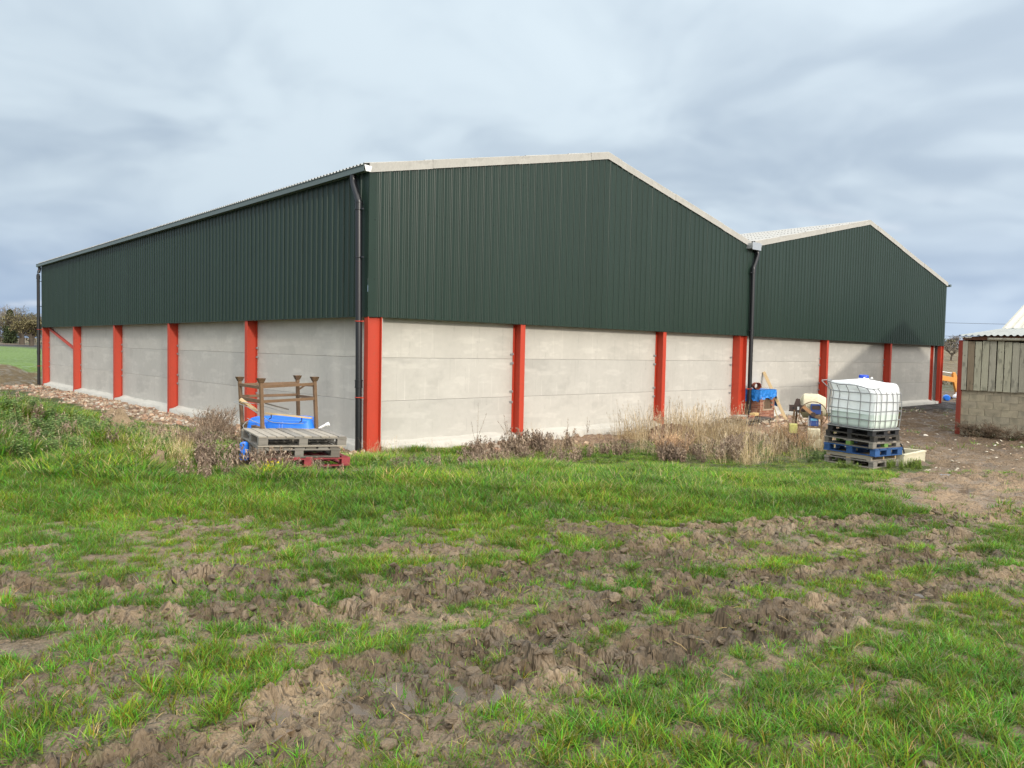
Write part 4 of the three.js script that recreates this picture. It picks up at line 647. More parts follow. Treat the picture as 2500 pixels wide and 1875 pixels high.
// ---------------------------------------------------------------- brick pier under a tarpaulin, pipe and plank
{
  const cx = 15.97, cz = 0.46, W = 1.03, D = 0.62, H = 1.12, t = thing('brick_pier', 'small new red brick pier with a square opening under a blue tarpaulin', 'brick pier', [cx, -0.13, cz]);
  const R = mul(77), gl = bx(0.215, 0.065, 0.1), gh = bx(0.1025, 0.065, 0.1), glz = bx(0.1, 0.065, 0.215), ghz = bx(0.1, 0.065, 0.1025);
  obj('mortar', [bx(W - 0.02, H - 0.02, 0.08, W / 2, H / 2, -0.05), bx(0.08, H - 0.02, D - 0.12, 0.05, H / 2, -D / 2), bx(0.08, H - 0.02, D - 0.12, W - 0.05, H / 2, -D / 2), bx(W - 0.02, H - 0.02, 0.08, W / 2, H / 2, -D + 0.05)].slice(1), M.brickmortar, t);
  obj('mortar', [bx(W - 0.02, 0.37, 0.08, W / 2, 0.19, -0.052), bx(0.2, H - 0.39, 0.08, 0.115, 0.38 + (H - 0.39) / 2, -0.052), bx(0.14, H - 0.39, 0.08, W - 0.085, 0.38 + (H - 0.39) / 2, -0.052)], M.brickmortar, t);
  for (let r = 0; r < 15; r++) {
    const y = 0.04 + r * 0.0745, put = (g, x, z) => { const b = obj('brick', g, M.brick[Math.floor(R() * 4)], t); b.position.set(x + (R() - 0.5) * 0.004, y, z + (R() - 0.5) * 0.004); };
    for (let x = r % 2 ? 0.107 : 0, k = 0; x < W - 0.05; k++) { const l = x === 0 && !(r % 2) ? 0.215 : 0.215; const mid = x + l / 2; if (r % 2 && k === 0) put(gh, 0.051, -0.05); if (!(r > 4 && mid > 0.22 && mid < 0.86)) { if (x + l <= W + 0.02) put(gl, mid, -0.05); else put(gh, x + 0.051, -0.05); } else if (r > 4 && mid - 0.1 < 0.22) put(gh, x + 0.05, -0.05); x += 0.2255; }
    for (let z = r % 2 ? 0 : 0.107, k = 0; z < D - 0.05; k++) { put(z + 0.215 < D ? glz : ghz, 0.05, -z - (z + 0.215 < D ? 0.107 : 0.05) - 0.002); z += 0.2255; }
    for (let z = 0.1; z < D - 0.2; z += 0.2255) put(glz, W - 0.05, -z - 0.107);
  }
  obj('infill_board', [bx(0.70, 0.74, 0.02, 0.55, 0.74, -0.06)], S({ map: T.wood, color: C(0.62, 0.45, 0.32), roughness: 0.9 }), t);
  obj('sill_mortar', [bx(0.68, 0.04, 0.06, 0.54, 0.40, -0.02), bx(0.03, 0.66, 0.05, 0.225, 0.75, -0.01)], S({ map: T.fibre, color: C(1.0, 0.8, 0.62), roughness: 0.95 }), t);
  // tarpaulin: flat top, folded skirts with a ragged hem
  const tp = thing('tarpaulin', 'crumpled bright blue tarpaulin draped over the brick pier', 'tarpaulin', [cx, -0.13, cz]);
  const e = 0.03, x0 = -e, x1 = W + e, z0 = e, z1 = -D - e, per = [[x0, z1], [x0, z0], [x1, z0], [x1, z1], [x0, z1]], Ls = per.slice(1).map((p, i) => Math.hypot(p[0] - per[i][0], p[1] - per[i][1])), tot = Ls.reduce((a, b) => a + b);
  const on = (u) => { let l = u * tot, i = 0; while (i < 3 && l > Ls[i]) l -= Ls[i++]; const k = l / Ls[i], nx = [-1, 0, 1, 0][i], nz = [0, 1, 0, -1][i]; return [mix(per[i][0], per[i + 1][0], k), mix(per[i][1], per[i + 1][1], k), nx, nz, i, k, u * tot]; };
  obj('sheet', gridGeo(130, 14, (u, v) => {
    const [x, z, nx, nz, side, k, l] = on(u);
    let len = 0.26 + 0.16 * (fbm(l * 3, 4, 3, 6) - 0.3); if (side === 0) len = 0.42 + 0.05 * Math.sin(k * 9) + 0.03 * Math.sin(k * 23) - 0.10 * sm(0.75, 1, k); if (side === 1) len = 0.33 + 0.03 * Math.sin(k * 12) - 0.06 * sm(0.7, 1, k); if (side === 2) len = 0.66 - 0.2 * k;
    const fold = (fbm(l * 5 + 2, v * 2.5, 3, 91) - 0.5) * 0.12 * v + 0.018 * v * Math.sin(l * 26 + v * 3) + 0.01, out = side === 2 ? 0.16 * v * (1 - k) : 0;
    return [x + nx * (fold + out) , H + 0.015 - len * v - 0.012 * (v === 0), z + nz * fold];
  }, (u, v, p) => [u * tot, v * 0.5]), M.tarp, tp);
  obj('sheet_top', gridGeo(24, 16, (u, v) => [mix(x0, x1, u), H + 0.012 + (fbm(u * 5, v * 4, 3, 44) - 0.5) * 0.04 * Math.sin(u * Math.PI) * Math.sin(v * Math.PI), mix(z0, z1, v)], (u, v) => [u, v * 0.7]), M.tarp, tp);
  obj('eyelet_patch', [bx(0.10, 0.04, 0.01, 0.62, 0.83, 0.07)], M.dark, tp);
  const pp = thing('clay_pipe', 'short orange-brown drain pipe collar lying on the blue tarpaulin', 'pipe', [16.08, H - 0.13 + 0.135, 0.23], -0.75);
  const prof = [[0.085, -0.20], [0.105, -0.20], [0.108, -0.15], [0.10, -0.14], [0.098, 0.0], [0.125, 0.03], [0.128, 0.16], [0.108, 0.16], [0.106, 0.05], [0.085, 0.0], [0.085, -0.20]]; obj('socket', [clean(new THREE.LatheGeometry(prof.map((p) => new THREE.Vector2(...p)), 26)).rotateX(Math.PI / 2)], M.clay, pp); obj('ring', [clean(new THREE.TorusGeometry(0.107, 0.012, 6, 24).translate(0, 0, -0.19))], M.clay, pp);
  tag(obj('leaning_plank', [bar(V(16.86, -0.12, 1.02), V(17.42, 1.60, -0.26), 0.11, 0.045, 0.4)], M.pine), 'pale timber plank leaning on the concrete wall behind the brick pier', 'plank');
  tag(obj('leaning_lath', [bar(V(17.2, -0.1, 0.5), V(17.75, 0.95, -0.24), 0.04, 0.02, 0.4)], M.pine), 'thin pale lath leaning on the wall right of the blue tarpaulin', 'lath');
  const bb = thing('breeze_block', 'grey-green concrete block standing behind the foot of the leaning plank', 'block', [17.25, -0.13, -0.05], 0.1); obj('block', new RoundedBoxGeometry(0.44, 0.3, 0.16, 2, 0.008).translate(0, 0.15, 0), M.block[2], bb);
}
// low pallet of bricks and slates by the middle post
{
  const t = pallet('low dark weathered pallet of bricks in front of the middle red post', 1.9, 0.95, 0.15, [M.wood[1], M.wood[3]], [14.75, -0.08, 0.72], 0.04, [0, 0], null, { bx: 0.14 }), R = mul(4);
  
  const bits = [['roof_slate', 'broken brown roof slate at the left end of the low pallet', 13.98, 0.62, 0], ['roof_slate', 'dark roof slate lying flat at the front edge of the low pallet', 14.42, 1.02, 0], ['roof_slate', 'thin roof slate lying askew just right of the yellow-buff block', 15.62, 0.78, 0], ['roof_slate', 'roof slate stacked on another behind the pale grey slab', 14.30, 0.45, 0.03], ['brick', 'loose red brick between the grey slab and the yellow-buff block', 14.98, 0.70, 0], ['brick', 'loose red brick left of the pale grey slab on the low pallet', 14.12, 0.85, 0], ['brick', 'loose red brick behind the yellow-buff block on the low pallet', 15.2, 0.36, 0]];
  bits.forEach(([n, l, x, z, up], k) => { const sl = n === 'roof_slate', o = tag(obj(n, [sl ? bx(0.34, 0.018, 0.24) : bx(0.215, 0.065, 0.10)], sl ? M.tile : M.brick[k % 4]), l, sl ? 'slate' : 'brick', sl ? 'slates on the low pallet' : 'bricks on the low pallet'); o.position.set(x, 0.075 + (sl ? 0.012 : 0.034) + up, z); o.rotation.set((R() - 0.5) * 0.08, R() * 3, (R() - 0.5) * 0.1); });
  const y = tag(obj('yellow_block', new RoundedBoxGeometry(0.40, 0.10, 0.2, 2, 0.01), S({ map: T.fibre, color: C(1.45, 1.05, 0.5), roughness: 0.95 })), 'yellow-buff block on the low pallet beside the middle red post', 'block'); y.position.set(15.35, 0.16, 0.60); y.rotation.y = 0.2;
  const w = tag(obj('grey_slab', new RoundedBoxGeometry(0.42, 0.04, 0.3, 2, 0.008), M.fibre), 'pale grey slab on the left of the low pallet of bricks', 'slab'); w.position.set(14.55, 0.14, 0.55); w.rotation.y = -0.1;
}
// ---------------------------------------------------------------- digger behind the far corner
{
  const t = thing('mini_digger', 'yellow mini digger arm reaching out from behind the far right corner of the shed', 'digger');
  const y = M.yellow, poly = (pts, dpt, name) => { const a = V(38.2, 0, -4.1), dir = V(0.75, 0, 0.66).normalize(); const s = new THREE.Shape(); pts.forEach((p, i) => i ? s.lineTo(...p) : s.moveTo(...p)); const g = new THREE.ExtrudeGeometry(s, { depth: dpt, bevelEnabled: true, bevelSize: 0.012, bevelThickness: 0.012, bevelSegments: 1 }); g.translate(0, 0, -dpt / 2); g.rotateY(-Math.atan2(dir.z, dir.x)); g.translate(a.x, 0, a.z); return obj(name, clean(g), y, t); };
  // along the arm: 0 at the boom foot, about 4.2 m at the elbow
  poly([[0, 0.55], [1.2, 1.25], [2.6, 1.35], [4.1, 1.12], [4.22, 0.95], [4.1, 0.86], [2.6, 1.05], [1.4, 0.98], [0.25, 0.35]], 0.22, 'boom');
  const st = poly([[4.02, 1.42], [4.14, 1.44], [4.22, 1.28], [4.38, 0.60], [4.46, -0.28], [4.34, -0.30], [4.26, 0.30], [4.06, 0.98]], 0.18, 'dipper');
  const hyd = (a, b, r, m, n) => { const q = (p) => V(38.2 + 0.751 * p[0], p[1], -4.1 + 0.661 * p[0]); obj(n, [rod(q(a), q(b), r, r, 8)], m, t); };
  hyd([2.2, 1.42], [3.4, 1.46], 0.055, y, 'cylinder'); hyd([3.4, 1.46], [4.06, 1.38], 0.03, M.zinc, 'ram'); hyd([4.25, 0.9], [4.4, 0.2], 0.045, M.dark, 'hose');
  obj('bucket', [clean(new THREE.CylinderGeometry(0.28, 0.28, 0.42, 12, 1, false, 0, 3.6).rotateX(Math.PI / 2).rotateY(-0.72).translate(41.3, -0.30, -1.35))], M.rust, t);
  obj('body', [clean(new RoundedBoxGeometry(1.5, 0.8, 1.3, 2, 0.12)).translate(37.6, 0.9, -4.7)], y, t); obj('cab', [clean(new RoundedBoxGeometry(1.0, 1.2, 0.95, 2, 0.1)).translate(37.5, 1.85, -4.7)], M.dark, t);
  for (const s of [-1, 1]) obj('track', [clean(new RoundedBoxGeometry(1.9, 0.45, 0.35, 3, 0.2)).translate(37.6, 0.12, -4.7 + s * 0.6)], M.dark, t);
  const b = thing('plastic_barrel', 'blue plastic barrel lying by the far right corner of the shed', 'barrel', [38.6, -0.13, -0.85], 0.5); b.scale.setScalar(0.62); obj('body', [clean(new THREE.LatheGeometry([[0, -0.4], [0.22, -0.4], [0.26, -0.36], [0.28, 0], [0.26, 0.36], [0.22, 0.4], [0, 0.4]].map((p) => new THREE.Vector2(...p)), 20).rotateZ(Math.PI / 2).translate(0, 0.25, 0))], M.bluePlastic, b); obj('band', [clean(new THREE.TorusGeometry(0.275, 0.015, 6, 22).rotateY(Math.PI / 2).translate(0.12, 0.25, 0))], S({ color: C(0.25, 0.55, 0.85), roughness: 0.4 }), b);
  const s = thing('white_sack', 'white sack on the brown earth heap near the digger arm', 'sack', [39.25, 0.05, -0.55], 0.3); const sg = new THREE.SphereGeometry(0.2, 16, 10), Q = sg.attributes.position; for (let i = 0; i < Q.count; i++) { const x = Q.getX(i), yy = Q.getY(i), z = Q.getZ(i), k = 1 + 0.25 * (fbm(x * 9 + 2, yy * 9 + z * 5, 3, 8) - 0.5); Q.setXYZ(i, x * k * 1.1, yy * k * (yy < 0 ? 0.4 : 0.95), z * k); } sg.computeVertexNormals(); obj('bag', clean(sg), M.white, s); obj('neck', [rod(V(0.03, 0.16, 0), V(0.1, 0.26, 0.02), 0.05, 0.07, 8)], M.white, s);
}
function heap(name, label, cat, x, z, rx, rz, h, seed, mat, sharp = 0.6) {
  const y = base(x, z) - 0.1, g = gridGeo(56, 28, (u, v) => { const a = u * 6.2832, r = v, k = Math.pow(Math.cos(r * Math.PI / 2), sharp), n = fbm(Math.cos(a) * r * 2.6 + seed, Math.sin(a) * r * 2.6 + seed, 5, seed) - 0.5, n2 = 1 - Math.abs(fbm(Math.cos(a) * r * 6, Math.sin(a) * r * 6 + seed, 4, seed + 4) - 0.5) * 3; return [Math.cos(a) * r * rx * (1 + n * 0.5), h * k * (0.8 + n * 0.9 + n2 * 0.18), Math.sin(a) * r * rz * (1 + n * 0.5)]; }, (u, v, p) => [p[0] + seed, p[2] + p[1]]);
  const I = g.index.array; for (let i = 0; i < I.length; i += 3) { const t = I[i]; I[i] = I[i + 1]; I[i + 1] = t; } g.computeVertexNormals(); mat.side = THREE.DoubleSide;
  const o = tag(obj(name, g, mat), label, cat); o.position.set(x, y, z); return o;
}
heap('earth_heap', 'heap of brown earth beside the digger bucket and blue barrel', 'earth heap', 40.5, -0.55, 0.8, 0.6, 0.36, 3, M.earth);
{ const o = heap('earth_clod', 'big tilted slab of pale dried earth on the weedy spoil heap', 'earth clod', -4.55, -1.75, 0.34, 0.26, 0.55, 14, M.earth, 0.35); o.position.y += 0.05; o.rotation.z = 0.25; }
heap('earth_clod', 'small pale clod of earth in the long grass left of the pallets', 'earth clod', -5.55, 3.55, 0.15, 0.12, 0.26, 17, M.earth, 0.35);
heap('earth_heap', 'reddish brown mound of earth under the tall dry grass by the gable', 'earth heap', 8.7, 2.0, 1.0, 0.7, 0.55, 23, S({ map: T.grain, color: C(0.17, 0.095, 0.065), roughness: 0.97, bumpMap: T.clod, bumpScale: 0.03 }));
// overhead cables between two poles, the poles standing behind the shed and beyond the barn
for (const [a, b, l] of [[[60, 7.07, -44.3], [110, 6.45, 1.6], 'thin black overhead cable, upper one between the shed and the old barn'], [[60, 5.6, -44.3], [110, 4.85, 1.6], 'thin black overhead cable, lower one between the shed and the old barn']]) { const A = V(...a), B = V(...b), L = []; for (let i = 0; i <= 10; i++) { const q = A.clone().lerp(B, i / 10); q.y -= Math.sin(i / 10 * Math.PI) * 0.3; L.push(q); } tag(obj('overhead_cable', [tube(L, 0.02, 5, 40)], M.dark), l, 'cable'); }
for (const [x, z, l] of [[60, -44.3, 'timber cable pole standing behind the shed'], [110, 1.6, 'timber cable pole standing beyond the old barn']]) { const p = thing('cable_pole', l, 'pole', [x, 0, z]); obj('shaft', [rod(V(0, -1, 0), V(0, 7.4, 0), 0.13, 0.1, 10)], M.wood[3], p); obj('insulator', [rod(V(0, 6.4, 0.1), V(0, 6.6, 0.1), 0.05, 0.05, 8)], M.white, p); }

// ---------------------------------------------------------------- grass
class Leafy {   // collects blades, leaves and stems with a colour of their own
  constructor() { this.P = []; this.C = []; this.I = []; }
  strip(pts, ws, side, c) {   // ribbon along pts with half widths ws
    const o = this.P.length / 3; pts.forEach((p, i) => { const w = ws[i]; this.P.push(p.x - side.x * w, p.y - side.y * w, p.z - side.z * w, p.x + side.x * w, p.y + side.y * w, p.z + side.z * w); this.C.push(...c, ...c); if (i) { const a = o + i * 2 - 2; this.I.push(a, a + 1, a + 2, a + 1, a + 3, a + 2); } });
  }
  blade(x, z, h, w, az, lean, droop, c, n = 3) {
    const pts = [], ws = [], dx = Math.cos(az), dz = Math.sin(az); for (let i = 0; i <= n; i++) { const t = i / n; const out = lean * t * h + droop * t * t * h; pts.push(V(x + dx * out, h * t * (1 - droop * 0.35 * t * t), z + dz * out)); ws.push(w * (1 - t ** 1.6) * (0.7 + 0.3 * (1 - t)) + 0.0001); }
    this.strip(pts, ws, V(-dz, 0, dx), c);
  }
  leaf(p, dir, len, w, c, fold = 0.3) {   // pointed leaf with a bend
    const up = Math.abs(dir.y) > 0.9 ? V(1, 0, 0) : V(0, 1, 0), sd = dir.clone().cross(up).normalize(), q = [0, 0.35, 0.75, 1].map((t) => p.clone().addScaledVector(dir, len * t).add(V(0, -fold * len * t * t, 0)));
    this.strip(q, [w * 0.25, w, w * 0.7, 0.0003], sd, c);
  }
  stem(a, b, r, c) { const g = rod(a, b, r, r * 0.6, 3, false), o = this.P.length / 3, p = g.attributes.position; for (let i = 0; i < p.count; i++) { this.P.push(p.getX(i), p.getY(i), p.getZ(i)); this.C.push(...c); this.I.push(o + i); } }
  geo() { const g = new THREE.BufferGeometry(); g.setAttribute('position', new THREE.Float32BufferAttribute(this.P, 3)); g.setAttribute('color', new THREE.Float32BufferAttribute(this.C, 3)); g.setIndex(this.I); g.computeVertexNormals(); return g; }
}
const grassM = Ph({ vertexColors: true, roughness: 0.85, specularIntensity: 0.25, transmission: 0.3, thickness: 0, side: THREE.DoubleSide }), dryM = S({ vertexColors: true, roughness: 0.95, side: THREE.DoubleSide });
const GC = [[0.118, 0.222, 0.020], [0.148, 0.265, 0.026], [0.090, 0.192, 0.022], [0.200, 0.282, 0.033]], STRAW = [0.38, 0.32, 0.17];
function tuft(seed, n, h, spread, w, droop, straw, cols = GC) {
  const R = mul(seed), L = new Leafy();
  for (let i = 0; i < n; i++) { const a = R() * 6.283, r = Math.sqrt(R()) * spread, c = R() < straw ? STRAW.map((v) => v * (0.7 + 0.5 * R())) : cols[Math.floor(R() * cols.length)].map((v) => v * (0.5 + 0.95 * R())); L.blade(Math.cos(a) * r, Math.sin(a) * r, h * (0.45 + 0.75 * R()), w * (0.7 + 0.6 * R()), a + (R() - 0.5) * 2.4, 0.1 + 0.5 * R(), droop * (0.3 + R()), c); }
  return L.geo();
}
const mtx = new THREE.Matrix4(), qt = new THREE.Quaternion(), eu = new THREE.Euler();
function plant(name, label, cat, geos, mat, spots, kind = 'stuff') {   // spots: [x, y, z, scale, turn, colour, height factor, tilt]
  geos.forEach((g, k) => {
    const S0 = spots.filter((_, i) => i % geos.length === k); if (!S0.length) return;
    const im = new THREE.InstancedMesh(g, mat, S0.length); im.name = numbered(name); im.castShadow = im.receiveShadow = true;
    S0.forEach((p, i) => { eu.set(p[7] ? p[7][0] : 0, p[4], p[7] ? p[7][1] : 0); mtx.compose(V(p[0], p[1], p[2]), qt.setFromEuler(eu), V(p[3], p[3] * (p[6] || 1), p[3])); im.setMatrixAt(i, mtx); im.setColorAt(i, p[5]); });
    tag(im, label, cat, null, kind); scene.add(im);
  });
}
{
  const R = mul(2024), near = [], mid = [], lush = [];
  const STACK = (x, z) => Math.abs(0.976 * (x + 4.0) + 0.218 * (z - 3.6) - 0.25) < 0.85 && Math.abs(-0.218 * (x + 4.0) + 0.976 * (z - 3.6) + 0.1) < 0.8 || (x > 7.5 && x < 8.5 && z > 6.9 && z < 8.0);
  const colour = (x, z, yel) => { const a = fbm(x * 0.9, z * 0.9, 3, 801), b = fbm(x * 3, z * 3, 2, 805), k = (0.68 + 0.55 * b) * (0.75 + 0.5 * hsh(Math.floor(x * 9), Math.floor(z * 9), 3)), y = clamp(sm(0.45, 0.7, a) * 0.8 + yel); return C(k * mix(0.86, 1.20, y), k * mix(0.95, 1.12, y), k * mix(0.95, 0.85, y)); };
  for (let i = 0; i < 165000; i++) {
    const d = Math.sqrt(mix(2.3 ** 2, 9.6 ** 2, R())), s = (R() * 2 - 1) * (0.70 * d + 0.35), [x, z] = xzOf(d, s), L = land(x, z), r = R();
    const edge = L.mud > 0.3 ? 0.17 * sm(0.35, 0.6, L.n2 * 0.5 + L.n3 * 0.5 + (R() - 0.5) * 0.3) : 0; if (r > L.grass * (d < 6 ? 0.95 : 0.85) + edge * (0.4 + L.n3) || STACK(x, z)) continue;
    const lushN = sm(0.45, 0.7, L.n1) * 0.35 + sm(3.8, 2.8, d) * 0.35 * sm(-1.5, 0.5, s), far = sm(7.2, 8.4, d - s * 0.12);
    const trod = sm(0.42, 0.6, fbm(x * 0.8 + 5, z * 0.8, 3, 811)) * (1 - far) * 0.6;
    near.push([x, L.y - 0.012, z, (0.60 + 0.55 * R()) * (1 + lushN * 0.55 + far * 0.75) * (1 - trod * 0.4) * (L.mud > 0.25 ? 0.8 : 1), R() * 6.28, colour(x, z, trod * 0.7 + 0.25 * lushN), 1, [(R() - 0.5) * 0.7, (R() - 0.5) * 0.7]]);
  }
  for (let i = 0; i < 100000; i++) {
    const d = Math.sqrt(mix(9.2 ** 2, 19 ** 2, R())), s = (R() * 2 - 1) * (0.70 * d + 0.4), [x, z] = xzOf(d, s); if (x > 13 && z < 9) { if (R() < 0.5) continue; }
    const L = land(x, z); if (R() > L.grass * 0.75 || STACK(x, z)) continue; const left = sm(1, -3, s), tall = sm(0.4, 0.62, L.n1) * (0.5 + left * 0.5);
    mid.push([x, L.y - 0.02, z, (0.75 + 0.5 * R()) * (0.85 + tall * 0.75) * (L.yard ? 0.6 : 1) * (1 - 0.35 * sm(2, 4, s)) * (1 - 0.45 * sm(12.5, 14.5, d) * (1 - left)) * (Math.hypot(x + 3.3, (z - 4.9) * 1.3) < 1.25 ? 0.42 : 1), R() * 6.28, colour(x, z, 0.05 + (R() < 0.12 ? 0.5 : 0) + sm(0.3, 0.6, L.hill) * 0.15), 1]);
  }
  for (let i = 0; i < 9000; i++) { const d = mix(18, 40, R()), s = (R() * 2 - 1) * 0.7 * d, [x, z] = xzOf(d, s), L = land(x, z); if (z < 0.3 && x > -2 || R() > L.grass * 0.6 || (x > 17 && z > 6)) continue; mid.push([x, L.y - 0.02, z, 0.8 + 0.6 * R(), R() * 6.28, colour(x, z, 0.25), 1]); }
  plant('grass', 'short green grass growing between the muddy ruts', 'grass', [1, 2, 3, 4, 5, 6].map((k) => tuft(40 + k, 10, 0.066, 0.042, 0.0028, 0.7, 0.10)), grassM, near);
  plant('grass', 'long lush grass on the verge in front of the shed', 'grass', [1, 2, 3, 4, 5].map((k) => tuft(60 + k, 12, 0.135, 0.085, 0.0052, 0.8, 0.09)), grassM, mid);
    const ros = []; for (let i = 0; i < 2600; i++) { const d = Math.sqrt(mix(2.6 ** 2, 12 ** 2, R())), s = (R() * 2 - 1) * (0.7 * d + 0.2), [x, z] = xzOf(d, s), L = land(x, z); if (R() > L.grass * sm(0.45, 0.6, L.n2) * 0.35 || L.mud > 0.3 || STACK(x, z)) continue; const k = 0.7 + 0.5 * R(); ros.push([x, L.y - 0.004, z, 0.4 + 0.45 * R(), R() * 6.28, C(k, k, k), 1]); }
  const rosette = (seed) => { const L = new Leafy(), Q = mul(seed); for (let i = 0; i < 9; i++) { const a = i * 2.4 + Q(), c = [[0.10, 0.20, 0.03], [0.13, 0.22, 0.05], [0.20, 0.22, 0.05]][i % 3].map((v) => v * (0.7 + 0.5 * Q())); L.leaf(V(0, 0.012, 0), V(Math.cos(a), 0.35 + 0.5 * Q(), Math.sin(a)).normalize(), 0.06 + 0.03 * Q(), 0.013, c, 0.6); } return L.geo(); };
  plant('broadleaf_weeds', 'small broad-leaved weeds growing low in the field grass', 'weeds', [rosette(3), rosette(6), rosette(11)], grassM, ros);
  const big = []; for (let i = 0; i < 9000; i++) { const d = Math.sqrt(mix(2.5 ** 2, 10.5 ** 2, R())), s = (R() * 2 - 1) * (0.70 * d + 0.3), [x, z] = xzOf(d, s), L = land(x, z); if (R() > (L.grass * 0.5 + 0.1) * sm(0.4, 0.65, L.n2 * 0.6 + L.n3 * 0.4) || STACK(x, z)) continue; big.push([x, L.y - 0.015, z, (0.55 + 0.6 * R()) * (L.mud > 0.4 ? 0.7 : 1), R() * 6.28, colour(x, z, R() * 0.5), 1]); }
  plant('grass_clumps', 'longer clumps of grass standing out of the short turf and mud', 'grass', [1, 2, 3, 4].map((k) => tuft(80 + k, 18, 0.105, 0.035, 0.0031, 0.95, 0.15)), grassM, big);
  // straws and torn blades lying on the mud
  const lit = []; for (let i = 0; i < 6000; i++) { const d = Math.sqrt(mix(2.6 ** 2, 8.8 ** 2, R())), s = (R() * 2 - 1) * (0.7 * d + 0.2), [x, z] = xzOf(d, s), L = land(x, z); if (L.mud < 0.2 || R() > 0.6) continue; lit.push([x, L.y + 0.006, z, 0.35 + 0.6 * R(), R() * 6.28, R() < 0.4 ? C(0.8, 0.72, 0.56) : C(0.3, 0.5, 0.14), 1, [(R() - 0.5) * 0.6, (R() - 0.5) * 0.6]]); }
  const straw = (k) => { const L = new Leafy(); L.strip([V(-0.05, 0, 0), V(-0.01, 0.008, 0.004 * k), V(0.03, 0.004, 0.012 * k), V(0.055, 0, 0.02 * k)], [0.0016, 0.0022, 0.0018, 0.0004], V(0, 0, 1), [0.45, 0.35, 0.17]); return L.geo(); };
  plant('straw_litter', 'dry straw and torn blades scattered over the mud', 'straw', [straw(1), straw(-0.6)], dryM, lit);
}
// ---------------------------------------------------------------- clods, rubble, gravel
function stoneGeo(seed, fx, fy, fz, chunky) { const g = new THREE.IcosahedronGeometry(0.5, chunky ? 0 : 2), P = g.attributes.position; for (let i = 0; i < P.count; i++) { let x = P.getX(i), y = P.getY(i), z = P.getZ(i); const k = 1 + (fbm(x * 2.6 + seed, y * 2.6 + z * 2.1 + seed, 3, seed) - 0.5) * (chunky ? 0.5 : 0.9); P.setXYZ(i, x * k * fx, y * k * fy, z * k * fz); } g.computeVertexNormals(); return clean(g); }
const brickBit = (seed) => { const R = mul(seed), g = new THREE.BoxGeometry(1, 0.55, 0.62, 2, 1, 1), P = g.attributes.position; for (let i = 0; i < P.count; i++) { const q = hsh(Math.round(P.getX(i) * 4), Math.round(P.getY(i) * 4), seed + Math.round(P.getZ(i) * 4)) - 0.5; P.setXYZ(i, P.getX(i) + q * 0.22, P.getY(i) + q * 0.16, P.getZ(i) - q * 0.2); } const n = clean(g); n.computeVertexNormals(); return n; };
